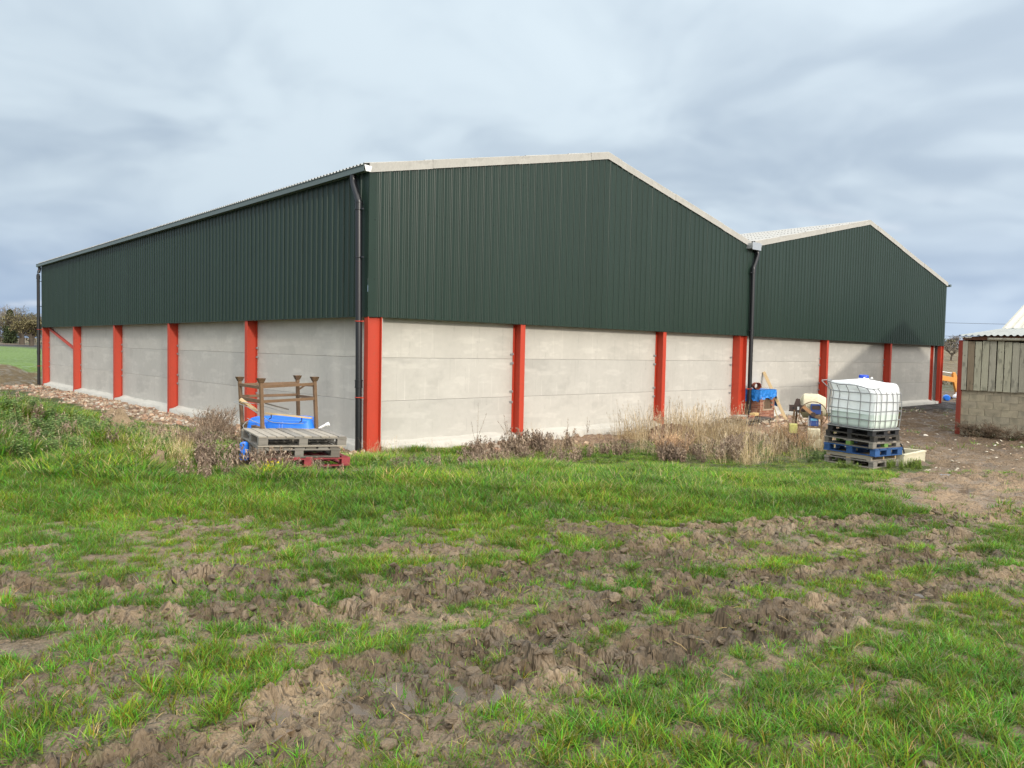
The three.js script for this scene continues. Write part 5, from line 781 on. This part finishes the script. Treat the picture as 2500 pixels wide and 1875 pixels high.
{
  const R = mul(99), rub = [], gr = [], cl = [], RC = [[0.38, 0.25, 0.165], [0.33, 0.19, 0.125], [0.43, 0.33, 0.23], [0.46, 0.39, 0.29], [0.29, 0.19, 0.13], [0.40, 0.28, 0.19], [0.48, 0.43, 0.35]];
  const rk = () => { const c = RC[Math.floor(R() * RC.length)], k = 0.55 + 0.6 * R(); return C(c[0] * k, c[1] * k, c[2] * k); };
  const put = (A, x, z, s, c) => A.push([x, groundY(x, z) + s * 0.10, z, s, R() * 6.28, c, 0.7 + 0.5 * R(), [(R() - 0.5) * 0.9, (R() - 0.5) * 0.9]]);
  for (let i = 0; i < 9000; i++) { const z = 1.0 - R() * 33.5, x = -0.05 - Math.abs(R() + R() - 1) * 3.0; if (land(x, z).rub && R() < 0.35 + 0.8 * vn(x * 1.3, z * 0.8, 77)) put(rub, x, z, 0.03 + 0.12 * R() ** 2.6, rk()); }
  for (let i = 0; i < 700; i++) { const x = -8 + R() * 8, z = -28 - R() * 3; put(rub, x, z, 0.06 + 0.14 * R() ** 2, rk()); }
  for (let i = 0; i < 3400; i++) { const x = 1.8 + R() * 17.5, z = -0.05 + R() * R() * (x > 10 ? 4.2 : 2.0); const clump = sm(0.42, 0.6, fbm(x * 0.9, z * 0.5, 3, 55)) * (x > 5 && x < 9.5 ? 1 : 0.75); if (R() < clump) put(rub, x, z, 0.045 + 0.15 * R() ** 2, rk()); }
  for (let i = 0; i < 260; i++) { const x = 14.2 + R() * 4.5, z = 0.9 + R() * 1.6; put(rub, x, z, 0.06 + 0.13 * R() ** 1.5, rk()); }
  const pale = () => { const k = 0.5 + 0.6 * R(); return R() < 0.55 ? C(0.50 * k, 0.44 * k, 0.34 * k) : C(0.34 * k, 0.24 * k, 0.16 * k); };
  for (let i = 0; i < 9000; i++) { const x = 5 + R() * 24, z = 1 + R() * 12; const L = land(x, z); if (!L.yard || R() > sm(0.3, 0.6, L.n1) * sm(4, 9, x)) continue; gr.push([x, L.y + 0.006, z, 0.022 + 0.10 * R() ** 4, R() * 6.28, pale(), 0.7, [(R() - 0.5), (R() - 0.5)]]); }
  for (let i = 0; i < 14; i++) { const x = 11 + R() * 6, z = 4.5 + R() * 4.5; put(gr, x, z, 0.06 + 0.10 * R(), C(0.5, 0.46, 0.39)); }
  for (let i = 0; i < 90; i++) { const x = -8.5 + R() * 3.4, z = -3 + R() * 4.5; const L = land(x, z); if (L.grass < 0.4) gr.push([x, L.y + 0.01, z, 0.03 + 0.1 * R() ** 3, R() * 6.28, pale(), 0.7]); }
  for (let i = 0; i < 40000; i++) { const d = Math.sqrt(mix(2.5 ** 2, 9.8 ** 2, R())), s = (R() * 2 - 1) * (0.7 * d + 0.3), [x, z] = xzOf(d, s), L = land(x, z); if (L.mud < 0.45 || R() > 0.45) continue; const k = 0.58 + 0.4 * R(); if (R() < 0.2) continue; const sz = 0.010 + 0.055 * R() ** 2.8; cl.push([x, L.y - sz * 0.12, z, sz, R() * 6.28, C(0.222 * k, 0.166 * k, 0.105 * k), 0.6 + 0.3 * R(), [(R() - 0.5) * 0.8, (R() - 0.5) * 0.8]]); }
  const rm = S({ map: T.brick, color: C(1.15, 1.15, 1.15), roughness: 0.95 });
  plant('rubble', 'broken brick and stone rubble strewn along the foot of the walls', 'rubble', [brickBit(3), brickBit(8), stoneGeo(4, 1, 0.7, 0.8, true), stoneGeo(6, 1, 0.6, 0.9, false), brickBit(14)], rm, rub);
  plant('gravel', 'pale stones and gravel scattered over the earth yard', 'gravel', [stoneGeo(14, 1, 0.6, 0.8, true), stoneGeo(16, 1, 0.5, 0.7, false), stoneGeo(19, 1.2, 0.45, 0.7, true)], rm, gr);
  plant('mud_clods', 'crumbled lumps of mud along the wheel ruts', 'mud', [21, 22, 24, 25].map((k) => { const g = new THREE.IcosahedronGeometry(0.5, 3), P = g.attributes.position; for (let i = 0; i < P.count; i++) { const x = P.getX(i), y = P.getY(i), z = P.getZ(i), q = 1 + (fbm(x * 2.2 + k, y * 2.2 + z * 1.7 + k, 3, k) - 0.5) * 1.5 + (0.3 - Math.abs(fbm(x * 5 + k, z * 5 + y * 4, 3, k + 7) - 0.5)) * 0.5; P.setXYZ(i, x * q * 1.15, y * q * 0.75, z * q * 0.95); } g.computeVertexNormals(); return clean(g); }), S({ map: T.grain, color: C(1, 1, 1), roughness: 0.85, bumpMap: T.clod, bumpScale: 0.008 }), cl);
}
// ---------------------------------------------------------------- weeds
const BR = [[0.195, 0.135, 0.092], [0.145, 0.10, 0.072], [0.26, 0.19, 0.13], [0.33, 0.25, 0.17]], DRY = [[0.58, 0.44, 0.25], [0.46, 0.34, 0.18], [0.66, 0.52, 0.31], [0.34, 0.25, 0.14]];
const pick = (R, A) => { const c = A[Math.floor(R() * A.length)], k = 0.75 + 0.5 * R(); return c.map((v) => v * k); };
function deadWeed(seed, h, n = 9, leaves = 26, cols = BR) { const R = mul(seed), L = new Leafy(); for (let i = 0; i < n; i++) { const a = R() * 6.283, b = V(Math.cos(a) * 0.06 * R(), 0, Math.sin(a) * 0.06 * R()), H = h * (0.5 + 0.6 * R()), tip = V(b.x + Math.cos(a) * H * 0.35 * R(), H, b.z + Math.sin(a) * H * 0.35 * R()); const c = pick(R, cols); L.stem(b, tip, 0.004, c); for (let k = 0; k < leaves; k++) { const t = 0.15 + 0.85 * R(), p = b.clone().lerp(tip, t), q = R() * 6.283; L.leaf(p.add(V((R() - 0.5) * 0.06, (R() - 0.5) * 0.04, (R() - 0.5) * 0.06)), V(Math.cos(q), (R() - 0.7) * 1.4, Math.sin(q)).normalize(), 0.025 + 0.05 * R(), 0.006 + 0.008 * R(), pick(R, cols), 0.5); } } return L.geo(); }
function dryStalks(seed, h, n = 26) { n = Math.round(n * 0.55); const R = mul(seed), L = new Leafy(); for (let i = 0; i < n; i++) { const a = R() * 6.283, r = 0.34 * Math.sqrt(R()), H = h * (0.35 + 0.75 * R()), dx = 0.75 * R() * R() + 0.08, c = pick(R, DRY), pts = [0, 0.35, 0.7, 1].map((t) => V(Math.cos(a) * r + (Math.cos(a * 3) * 0.5 + 0.55) * dx * t * t * H, H * t * (1 - 0.1 * t), Math.sin(a) * r + (Math.sin(a) * 0.3 - 0.3) * dx * t * t * H)); L.strip(pts, [0.0035, 0.003, 0.002, 0.001], V(0.7, 0, 0.7), c); const top = pts[3]; if (R() < 0.7) for (let k = 0; k < 9; k++) { const q = top.clone().lerp(pts[2], R() * 0.7); L.leaf(q, V(0.4 + (R() - 0.5) * 0.8, 0.5 + R() * 0.5, (R() - 0.5) * 0.8 - 0.2).normalize(), 0.03 + 0.05 * R(), 0.0035, pick(R, [[0.50, 0.41, 0.29], [0.40, 0.32, 0.22]]), 0.2); } if (R() < 0.6) L.blade(pts[1].x, pts[1].z, H * 0.5, 0.004, R() * 6.28, 0.9, 0.8, c); } return L.geo(); }
function greenWeed(seed, h, cols, lw = 0.018) { const R = mul(seed), L = new Leafy(); for (let i = 0; i < 7; i++) { const a = R() * 6.283, H = h * (0.5 + 0.6 * R()), b = V(Math.cos(a) * 0.08 * R(), 0, Math.sin(a) * 0.08 * R()), tip = V(b.x + Math.cos(a) * 0.3 * H * R(), H, b.z + Math.sin(a) * 0.3 * H * R()); L.stem(b, tip, 0.003, pick(R, cols)); for (let k = 0; k < 20; k++) { const t = 0.15 + 0.85 * (k / 20), q = k * 2.4 + R(); L.leaf(b.clone().lerp(tip, t), V(Math.cos(q), 0.35, Math.sin(q)).normalize(), (0.035 + 0.035 * R()) * (1.2 - t * 0.5), lw * (0.7 + 0.6 * R()), pick(R, cols), 0.6); } } return L.geo(); }
function twigBush(seed, h, n, leafy, cols = BR) { const R = mul(seed), L = new Leafy(); const grow = (p, dir, len, r, lev) => { const q = p.clone().addScaledVector(dir, len), c = pick(R, cols); L.stem(p, q, r, c); if (lev > 2) { if (R() < leafy) for (let k = 0; k < 3; k++) L.leaf(p.clone().lerp(q, R()), V(R() - 0.5, R() - 0.4, R() - 0.5).normalize(), 0.02 + 0.02 * R(), 0.006, pick(R, cols), 0.3); return; } const m = 2 + Math.floor(R() * 2.6); for (let k = 0; k < m; k++) grow(p.clone().lerp(q, 0.35 + 0.65 * R()), dir.clone().add(V((R() - 0.5) * 1.3, (R() - 0.3) * 0.7, (R() - 0.5) * 1.3)).normalize(), len * (0.5 + 0.3 * R()), r * 0.62, lev + 1); }; for (let i = 0; i < n; i++) { const a = R() * 6.283; grow(V(Math.cos(a) * 0.1, 0, Math.sin(a) * 0.1), V(Math.cos(a) * 0.45 * R(), 1, Math.sin(a) * 0.45 * R()).normalize(), h * (0.35 + 0.2 * R()), 0.006, 0); } return L.geo(); }
{
  const R = mul(321), dw = [], dg = [], gw = [], gy = [], tw = [], blob = (A, x, z, rx, rz, n, s0, s1, c = C(1, 1, 1), tilt = A === dg ? 0.5 : 0.25) => { for (let i = 0; i < n; i++) { const a = R() * 6.283, q = Math.sqrt(R()), px = x + Math.cos(a) * q * rx, pz = z + Math.sin(a) * q * rz, k = 0.8 + 0.4 * R(); A.push([px, groundY(px, pz) - 0.02, pz, mix(s0, s1, R()), R() * 6.28, C(c.r * k, c.g * k, c.b * k), 1, [(R() - 0.5) * tilt, (R() - 0.5) * tilt]]); } };
  // dead brown weeds: round the left stack, along the gable, before the dry grass
  blob(dw, -4.85, 4.0, 0.30, 0.5, 11, 0.7, 1.05); blob(dw, -4.3, 4.66, 0.45, 0.2, 11, 0.55, 0.9); blob(dw, -3.5, 5.0, 0.5, 0.15, 4, 0.35, 0.5); blob(dw, -4.4, 5.1, 0.5, 0.25, 6, 0.5, 0.75); blob(dw, -5.3, 4.7, 0.3, 0.3, 5, 0.5, 0.8);
  blob(dw, -2.55, 5.0, 0.25, 0.2, 4, 0.5, 0.7); blob(dw, -2.2, 5.35, 0.2, 0.15, 3, 0.55, 0.75); blob(dw, -1.55, 5.5, 0.25, 0.2, 4, 0.55, 0.8); blob(dw, -0.9, 5.2, 0.2, 0.3, 4, 0.55, 0.8); blob(dw, 0.9, 5.0, 0.4, 0.2, 4, 0.45, 0.6); blob(dw, 0.1, 5.6, 0.2, 0.2, 2, 0.4, 0.5);
  blob(dw, 2.4, 1.6, 0.9, 0.5, 16, 0.7, 1.15); blob(dw, 3.9, 1.6, 0.9, 0.5, 22, 0.7, 1.25); blob(dw, 3.0, 2.7, 1.6, 0.6, 16, 0.5, 0.85); blob(dg, 2.6, 2.0, 2.2, 0.9, 26, 0.25, 0.5); blob(dg, 0.3, 3.2, 1.6, 1.0, 16, 0.2, 0.4); blob(dg, 4.6, 2.2, 1.2, 0.8, 22, 0.3, 0.6); blob(dw, 2.2, 3.7, 0.3, 0.2, 5, 0.7, 0.9); blob(dw, 3.2, 3.4, 0.4, 0.3, 5, 0.6, 0.85); blob(dw, 1.2, 2.4, 0.5, 0.3, 6, 0.5, 0.8); blob(dw, 5.0, 3.0, 0.5, 0.4, 10, 0.6, 0.9);
  blob(dw, 6.0, 4.7, 1.3, 0.8, 34, 0.6, 1.2); blob(dg, 6.2, 4.5, 1.4, 0.9, 30, 0.4, 0.8); blob(dw, 4.9, 4.6, 0.4, 0.4, 9, 0.7, 1.0); blob(dw, -4.0, -1.0, 0.9, 1.4, 18, 0.6, 1.0, C(1.1, 1.1, 1.1)); blob(dw, -3.6, -0.2, 0.5, 0.7, 14, 0.7, 1.1);
  // tall dry grass by the gable
  blob(dg, 7.4, 5.6, 1.2, 0.8, 26, 0.45, 0.8); blob(dg, 8.6, 4.6, 1.4, 1.1, 38, 0.5, 0.95); blob(dw, 8.2, 4.9, 1.6, 1.0, 14, 0.5, 0.9); blob(gw, 8.0, 5.2, 1.4, 0.9, 16, 0.5, 0.8); blob(dg, 9.2, 2.6, 1.2, 1.1, 80, 0.9, 1.3); blob(dg, 7.9, 1.7, 0.9, 0.8, 40, 0.8, 1.2); blob(dg, 10.6, 1.7, 0.9, 0.7, 24, 0.7, 1.05); blob(dg, 10.4, 3.4, 0.9, 0.8, 20, 0.5, 0.8); blob(dg, 5.8, 3.4, 0.9, 0.6, 16, 0.5, 0.85); blob(dg, 6.0, 5.9, 0.9, 0.4, 12, 0.45, 0.7); blob(dg, 11.4, 1.2, 0.5, 0.4, 10, 0.6, 0.9);
  blob(dg, 0.2, 0.55, 0.5, 0.25, 12, 0.35, 0.55); blob(dg, 4.75, 0.45, 0.3, 0.2, 8, 0.4, 0.65); blob(dg, 10.9, 0.4, 0.25, 0.2, 8, 0.6, 0.9); blob(dg, 1.6, 0.5, 0.8, 0.3, 9, 0.3, 0.5); blob(dg, 7.0, 0.6, 1.3, 0.3, 9, 0.3, 0.55);
  blob(dg, -5.3, 3.2, 0.5, 0.5, 20, 0.4, 0.6, C(1.05, 1.05, 0.9)); blob(dg, -4.9, 1.6, 0.7, 0.7, 18, 0.35, 0.55, C(1, 1, 0.85)); blob(dg, -5.8, 1.0, 0.8, 0.9, 14, 0.3, 0.5, C(0.9, 0.95, 0.7)); blob(dg, -4.3, 0.2, 0.2, 0.3, 8, 0.5, 0.7);
  blob(dg, -2.9, -3.0, 0.8, 1.6, 14, 0.3, 0.5); blob(dg, -4, -32, 4, 2.5, 26, 0.25, 0.5, C(0.5, 0.45, 0.4)); blob(dg, 9.8, 5.9, 0.5, 0.3, 12, 0.6, 0.8);
  // green leafy weeds on the spoil heap and in the verge
  blob(gw, -7.4, 1.2, 1.5, 1.4, 90, 0.7, 1.1); blob(gw, -6.6, -1.6, 1.5, 1.5, 100, 0.7, 1.2); blob(gw, -5.2, -0.2, 1.1, 1.4, 60, 0.7, 1.2); blob(gw, -6.1, -4.0, 1.8, 1.5, 60, 0.6, 1.1); blob(gw, -3.6, -2.6, 0.8, 1.8, 46, 0.6, 1.0); blob(gw, -3.3, 0.9, 0.6, 0.9, 30, 0.7, 1.1, C(1.1, 1.15, 0.8)); blob(gw, -8.0, -1.0, 1.2, 1.5, 50, 0.7, 1.1);
  blob(gw, -2.7, 5.2, 0.4, 0.3, 9, 0.6, 0.8, C(1.1, 1.1, 1.2)); blob(gw, -1.2, 4.6, 1.0, 0.6, 22, 0.5, 0.8); blob(gw, 2.6, 3.6, 2.0, 0.8, 30, 0.5, 0.8, C(1.2, 1.15, 0.8)); blob(gw, 7.9, 6.6, 0.7, 0.3, 16, 0.5, 0.7); blob(gw, 8.2, 8.3, 0.6, 0.25, 18, 0.45, 0.65, C(1.3, 1.2, 0.7)); blob(gw, 6.6, 7.6, 0.8, 0.4, 22, 0.45, 0.6, C(1.2, 1.15, 0.7));
  blob(tw, -1.75, -4.2, 0.35, 0.9, 8, 0.9, 1.3); blob(tw, -2.2, -2.6, 0.5, 0.9, 9, 0.7, 1.0); blob(tw, -3.9, 0.0, 0.5, 0.7, 10, 0.6, 0.85); blob(tw, 5.4, 4.4, 0.6, 0.4, 8, 0.7, 1.0, C(2.2, 2.0, 1.7)); blob(tw, 10.2, 4.4, 0.5, 0.4, 8, 0.7, 1.1, C(2.0, 1.8, 1.5)); blob(tw, 9.6, 5.2, 0.4, 0.3, 6, 0.6, 0.9, C(1.8, 1.6, 1.3));
  blob(dw, -6.6, -0.6, 2.2, 2.6, 26, 0.5, 0.9); blob(dg, -6.8, 0.4, 2.2, 2.4, 46, 0.25, 0.5); blob(dg, -5.5, -3.0, 1.8, 2.2, 30, 0.25, 0.55);
  plant('dead_weeds', 'dead brown leafy weeds along the gable and round the pallet stack', 'weeds', [deadWeed(1, 0.42), deadWeed(2, 0.5), deadWeed(3, 0.36, 8, 32), deadWeed(4, 0.46, 7, 34)], dryM, dw);
  plant('dry_grass', 'tall straw-coloured dry grass in front of the gable', 'dry grass', [dryStalks(1, 0.9), dryStalks(2, 1.0), dryStalks(3, 0.8, 30), dryStalks(4, 0.95, 22)], dryM, dg);
  const GW = [[0.12, 0.20, 0.045], [0.16, 0.25, 0.06], [0.09, 0.165, 0.045], [0.20, 0.26, 0.08]];
  plant('green_weeds', 'leafy green weeds on the spoil heap and along the verge', 'weeds', [greenWeed(1, 0.30, GW), greenWeed(2, 0.36, GW, 0.022), greenWeed(3, 0.26, GW, 0.014)], grassM, gw);
  plant('twiggy_weeds', 'bare twiggy brown weed stems by the left wall and the dry grass', 'weeds', [twigBush(1, 0.62, 7, 0.7), twigBush(2, 0.7, 6, 0.6), twigBush(3, 0.55, 8, 0.8)], dryM, tw);
  // plants one can point at
  const one = (name, label, cat, x, z, parts) => { const t = thing(name, label, cat, [x, groundY(x, z) - 0.02, z]); for (const [n, g, m] of parts) obj(n, g, m, t); if (name === 'bramble_bush') t.scale.set(1.5, 0.62, 1.7); return t; };
  const broad = (seed, n, len, cols) => { const L = new Leafy(), Q = mul(seed); for (let i = 0; i < n; i++) { const a = i * 2.4 + Q(), up = 0.25 + 0.9 * Q(), dir = V(Math.cos(a), up, Math.sin(a)).normalize(); L.leaf(V(0, 0.03, 0), dir, len * (0.7 + 0.5 * Q()), len * 0.2, pick(Q, cols), 0.55); } return L.geo(); };
  one('dock_plant', 'broad-leaved green dock plant on top of the spoil heap at the left edge', 'dock plant', -6.35, -4.35, [['leaves', broad(5, 26, 0.42, [[0.06, 0.17, 0.02], [0.08, 0.21, 0.03]]), grassM], ['yellow_leaves', broad(9, 5, 0.34, [[0.45, 0.36, 0.05]]), grassM]]);
  one('dock_plant', 'smaller green dock plant lower down on the left spoil heap', 'dock plant', -6.55, -2.9, [['leaves', broad(15, 16, 0.26, [[0.09, 0.18, 0.05], [0.11, 0.22, 0.06]]), grassM]]);
  const rag = (x, z, l, s) => one('ragwort', l, 'ragwort', x, z, [['leaves', greenWeed(31 + s, 0.22, [[0.34, 0.38, 0.03], [0.45, 0.42, 0.04], [0.2, 0.28, 0.03]]), grassM], ['flowers', (() => { const L = new Leafy(), Q = mul(s); for (let i = 0; i < 40; i++) L.leaf(V((Q() - 0.5) * 0.22, 0.12 + Q() * 0.12, (Q() - 0.5) * 0.2), V(Q() - 0.5, 0.6, Q() - 0.5).normalize(), 0.035, 0.012, [0.62, 0.52, 0.02], 0.2); return L.geo(); })(), grassM]]);
  rag(-4.72, 5.3, 'yellow flowering weed in the grass in front of the pallet stack', 1); rag(3.55, 2.95, 'pale yellow-green weed among the brown weeds before the gable', 3);
  const spike = (seed, h, arms) => { const L = new Leafy(), Q = mul(seed); const grow = (p, dir, len) => { let q = p.clone(), d = dir.clone(); for (let i = 0; i < 5; i++) { const n = q.clone().addScaledVector(d, len / 5); L.stem(q, n, 0.005 * (1 - i * 0.12), pick(Q, BR)); if (i > 0) for (let k = 0; k < 5; k++) L.leaf(q.clone().lerp(n, Q()), V(Q() - 0.5, Q() - 0.2, Q() - 0.5).normalize(), 0.03 + 0.03 * Q(), 0.008, pick(Q, BR), 0.4); q = n; d.add(V((Q() - 0.5) * 0.3, -0.04 * i, (Q() - 0.5) * 0.3)).normalize(); } }; for (let i = 0; i < arms; i++) grow(V(0, h * 0.3 * i / arms, 0), V((Q() - 0.5) * 1.1 * (i > 0), 1, (Q() - 0.5) * 0.5 * (i > 0)).normalize(), h * (i ? 0.6 : 1)); return L.geo(); };
  one('dead_stalk', 'tall thin dead seed stalk against the first gable panel', 'stalk', 2.62, 0.7, [['stalk', spike(3, 1.15, 3), dryM]]); one('dead_stalk', 'dark forked dead stalk left of the second red gable post', 'stalk', 3.55, 0.75, [['stalk', spike(5, 0.85, 5), dryM]]);
  one('dead_stalk', 'thin grey seed stalk against the middle gable panel', 'stalk', 5.95, 0.5, [['stalk', spike(8, 0.62, 2), dryM]]); one('dead_stalk', 'bent feathery seed stalk right of the thin grey one by the gable', 'stalk', 6.75, 0.5, [['stalk', spike(9, 0.6, 3), dryM]]);
  const br = (x, z, l, s) => one('bramble_bush', l, 'bramble', x, z, [['stems', twigBush(40 + s, 0.75, 12, 0.9, [[0.09, 0.06, 0.04], [0.13, 0.085, 0.05], [0.17, 0.12, 0.075]]), dryM], ['leaves', deadWeed(50 + s, 0.5, 9, 18, [[0.08, 0.06, 0.025], [0.07, 0.075, 0.025], [0.12, 0.08, 0.04]]), dryM]]);
  br(17.15, 6.9, 'dark bramble at the foot of the old barn next to its red corner post', 1); br(17.0, 7.5, 'brown bramble bush against the blockwork of the old barn, middle one', 2); br(16.95, 8.1, 'large tangled bramble at the right edge by the old barn', 3); br(16.7, 7.2, 'low bramble trailing in front of the other brambles by the barn', 4);
}
// ---------------------------------------------------------------- trees and hedges far off
const barkM = S({ color: C(0.085, 0.068, 0.05), roughness: 0.95 }), farLeaf = S({ vertexColors: true, roughness: 0.95, side: THREE.DoubleSide });
function tree(name, label, x, z, h, seed, o = {}) {
  const R = mul(seed), G = [], L = new Leafy(), t = thing(name, label, 'tree', [x, base(x, z) - 0.1, z], 0, o.group), lv = o.levels || 5, tc = o.twig || [[0.14, 0.115, 0.085], [0.10, 0.085, 0.065]], lc = o.leaf || [[0.12, 0.11, 0.04], [0.16, 0.13, 0.05]];
  const grow = (p, d, len, r, k) => {
    let q = p.clone(), dir = d.clone(); const n = k < 2 ? 4 : 2; r = Math.max(r, o.minr || 0.045); const pts = [q.clone()];
    for (let i = 0; i < n; i++) { dir.add(V((R() - 0.5) * 0.5, (R() - 0.45) * 0.22, (R() - 0.5) * 0.5)).normalize(); const e = q.clone().addScaledVector(dir, len / n), r0 = r * (1 - 0.35 * i / n), r1 = r * (1 - 0.35 * (i + 1) / n); if (k < 3) G.push(rod(q, e, r0, r1, k < 2 ? 7 : 4, false)); else L.stem(q, e, r0, pick(R, tc)); q = e; pts.push(e.clone()); }
    if (k >= lv) { const m = o.leaves || 0; for (let i = 0; i < m; i++) L.leaf(q.clone().add(V((R() - 0.5) * len, (R() - 0.5) * len, (R() - 0.5) * len)), V(R() - 0.5, R() - 0.6, R() - 0.5).normalize(), 0.28 + 0.25 * R(), 0.10, pick(R, lc), 0.2); return; }
    const m = k === 0 ? (o.limbs || 5) : 3 + (R() < 0.45);
    for (let i = 0; i < m; i++) { const a = i / m * 6.283 + R() * 1.3, s = o.spread || 0.9; grow(pts[Math.max(1, Math.floor(pts.length * (0.45 + 0.55 * R())) - 0) >= pts.length ? pts.length - 1 : Math.max(1, Math.floor(pts.length * (0.45 + 0.55 * R())))], dir.clone().multiplyScalar(0.75).add(V(Math.cos(a) * s, 0.18 + 0.3 * R(), Math.sin(a) * s)).normalize(), len * (0.62 + 0.2 * R()), r * (k === 0 ? 0.55 : 0.5), k + 1); }
  };
  grow(V(0, -0.2, 0), V(0, 1, 0), h * (o.bole || 0.25), h * (o.girth || 0.03), 0);
  obj('trunk', G, barkM, t); obj('crown', L.geo(), farLeaf, t); return t;
}
tree('oak_tree', 'spreading half bare tree with a short thick trunk in the left field', 32, -205, 12.5, 3, { leaves: 7, spread: 1.25, limbs: 6, girth: 0.045, leaf: [[0.15, 0.13, 0.05], [0.12, 0.10, 0.05], [0.18, 0.15, 0.07]] });
tree('bare_tree', 'tall pale bare tree beyond the left field at the edge of the picture', 48, -333, 22, 8, { levels: 5, spread: 0.7, minr: 0.075, girth: 0.035, twig: [[0.26, 0.23, 0.2], [0.2, 0.18, 0.15]] });
tree('bare_tree', 'dark crooked bare tree between the tall pale tree and the shed', 40.6, -264.3, 18, 11, { leaves: 3, spread: 1.1, girth: 0.05, minr: 0.06 });
tree('bare_tree', 'bare tree with upswept limbs just left of the shed corner', 49, -294.6, 20, 14, { leaves: 3, spread: 0.85, girth: 0.045, minr: 0.06 });
tree('thorn_tree', 'leaning bare thorn tree between the shed and the old barn', 112, -24.4, 4.6, 21, { levels: 4, spread: 1.1, girth: 0.028, bole: 0.3, twig: [[0.13, 0.11, 0.09], [0.17, 0.15, 0.12]] });
tree('thorn_tree', 'bare tree on the skyline left of the old barn roof', 150, -36, 5.2, 24, { levels: 4, spread: 0.9, twig: [[0.17, 0.15, 0.13], [0.13, 0.11, 0.1]] });
tree('thorn_tree', 'bare tree showing over the eave of the old barn', 150, -24, 7.6, 27, { levels: 4, spread: 0.9, twig: [[0.17, 0.15, 0.14], [0.13, 0.12, 0.11]] });
function ivy(name, label, x, z, h, w, seed, cols) { const R = mul(seed), L = new Leafy(), t = thing(name, label, 'tree', [x, base(x, z), z]); for (let i = 0; i < 5200; i++) { const y = Math.pow(R(), 0.8) * h, a = R() * 6.283, k = (0.55 + 0.8 * fbm(a * 1.5 + seed, y * 0.5, 3, seed)) * w * Math.pow(1 - y / h * 0.93, 0.55), q = Math.sqrt(R()) * k; L.leaf(V(Math.cos(a) * q, y, Math.sin(a) * q), V(R() - 0.5, R() - 0.6, R() - 0.5).normalize(), 0.5 + 0.4 * R(), 0.2, pick(R, cols), 0.3); } obj('trunk', [rod(V(0, -0.3, 0), V(0, h * 0.8, 0), 0.35, 0.1, 7)], barkM, t); obj('crown', L.geo(), farLeaf, t); }
ivy('evergreen_tree', 'dark green ivy-clad evergreen beyond the left field', 43.5, -300, 11.5, 2.6, 61, [[0.045, 0.065, 0.02], [0.06, 0.085, 0.03], [0.035, 0.05, 0.02]]);
function hedge(name, label, pts, h, w, n, seed, cols, leafS = 0.5) { const R = mul(seed), L = new Leafy(); for (let i = 0; i < n; i++) { const k = R() * (pts.length - 1), j = Math.floor(k), f = k - j, x0 = mix(pts[j][0], pts[j + 1][0], f), z0 = mix(pts[j][1], pts[j + 1][1], f), hh = h * (0.55 + 0.8 * fbm(k * 9, 3, 4, seed)), y = Math.pow(R(), 0.75) * hh, x = x0 + (R() - 0.5) * w, z = z0 + (R() - 0.5) * w; L.leaf(V(x, base(x, z) + y, z), V(R() - 0.5, R() - 0.35, R() - 0.5).normalize(), leafS * (0.6 + 0.8 * R()), leafS * 0.22, pick(R, cols), 0.2); if (R() < 0.12) { const b = V(x, base(x, z) + y * 0.5, z); L.stem(b, b.clone().add(V((R() - 0.5) * 1.2, hh * 0.5, (R() - 0.5) * 1.2)), 0.05, pick(R, [[0.14, 0.115, 0.09], [0.19, 0.16, 0.13]])); } } const o = obj(name, L.geo(), farLeaf); return tag(o, label, 'hedge', null, 'stuff'); }
const HC = [[0.10, 0.085, 0.045], [0.075, 0.07, 0.035], [0.13, 0.105, 0.06], [0.085, 0.09, 0.035]];
hedge('hedgerow', 'long brown-green hedgerow behind the left field', [[-120, -330], [10, -330], [60, -330], [120, -345], [200, -360]], 8.0, 7, 17000, 5, HC, 1.0);
hedge('hedgerow', 'brown scrubby hedge along the skyline right of the shed', [[152, -62], [150, -38], [149, -14], [150, 20]], 1.7, 4, 6000, 9, HC, 0.6);
hedge('scrub', 'low green-brown scrub behind the digger arm', [[62, -18], [66, -9], [70, 0], [74, 8]], 0.75, 6, 5200, 12, [[0.075, 0.08, 0.03], [0.10, 0.095, 0.04], [0.06, 0.065, 0.028], [0.12, 0.105, 0.05]], 0.2);

renderer.render(scene, camera);
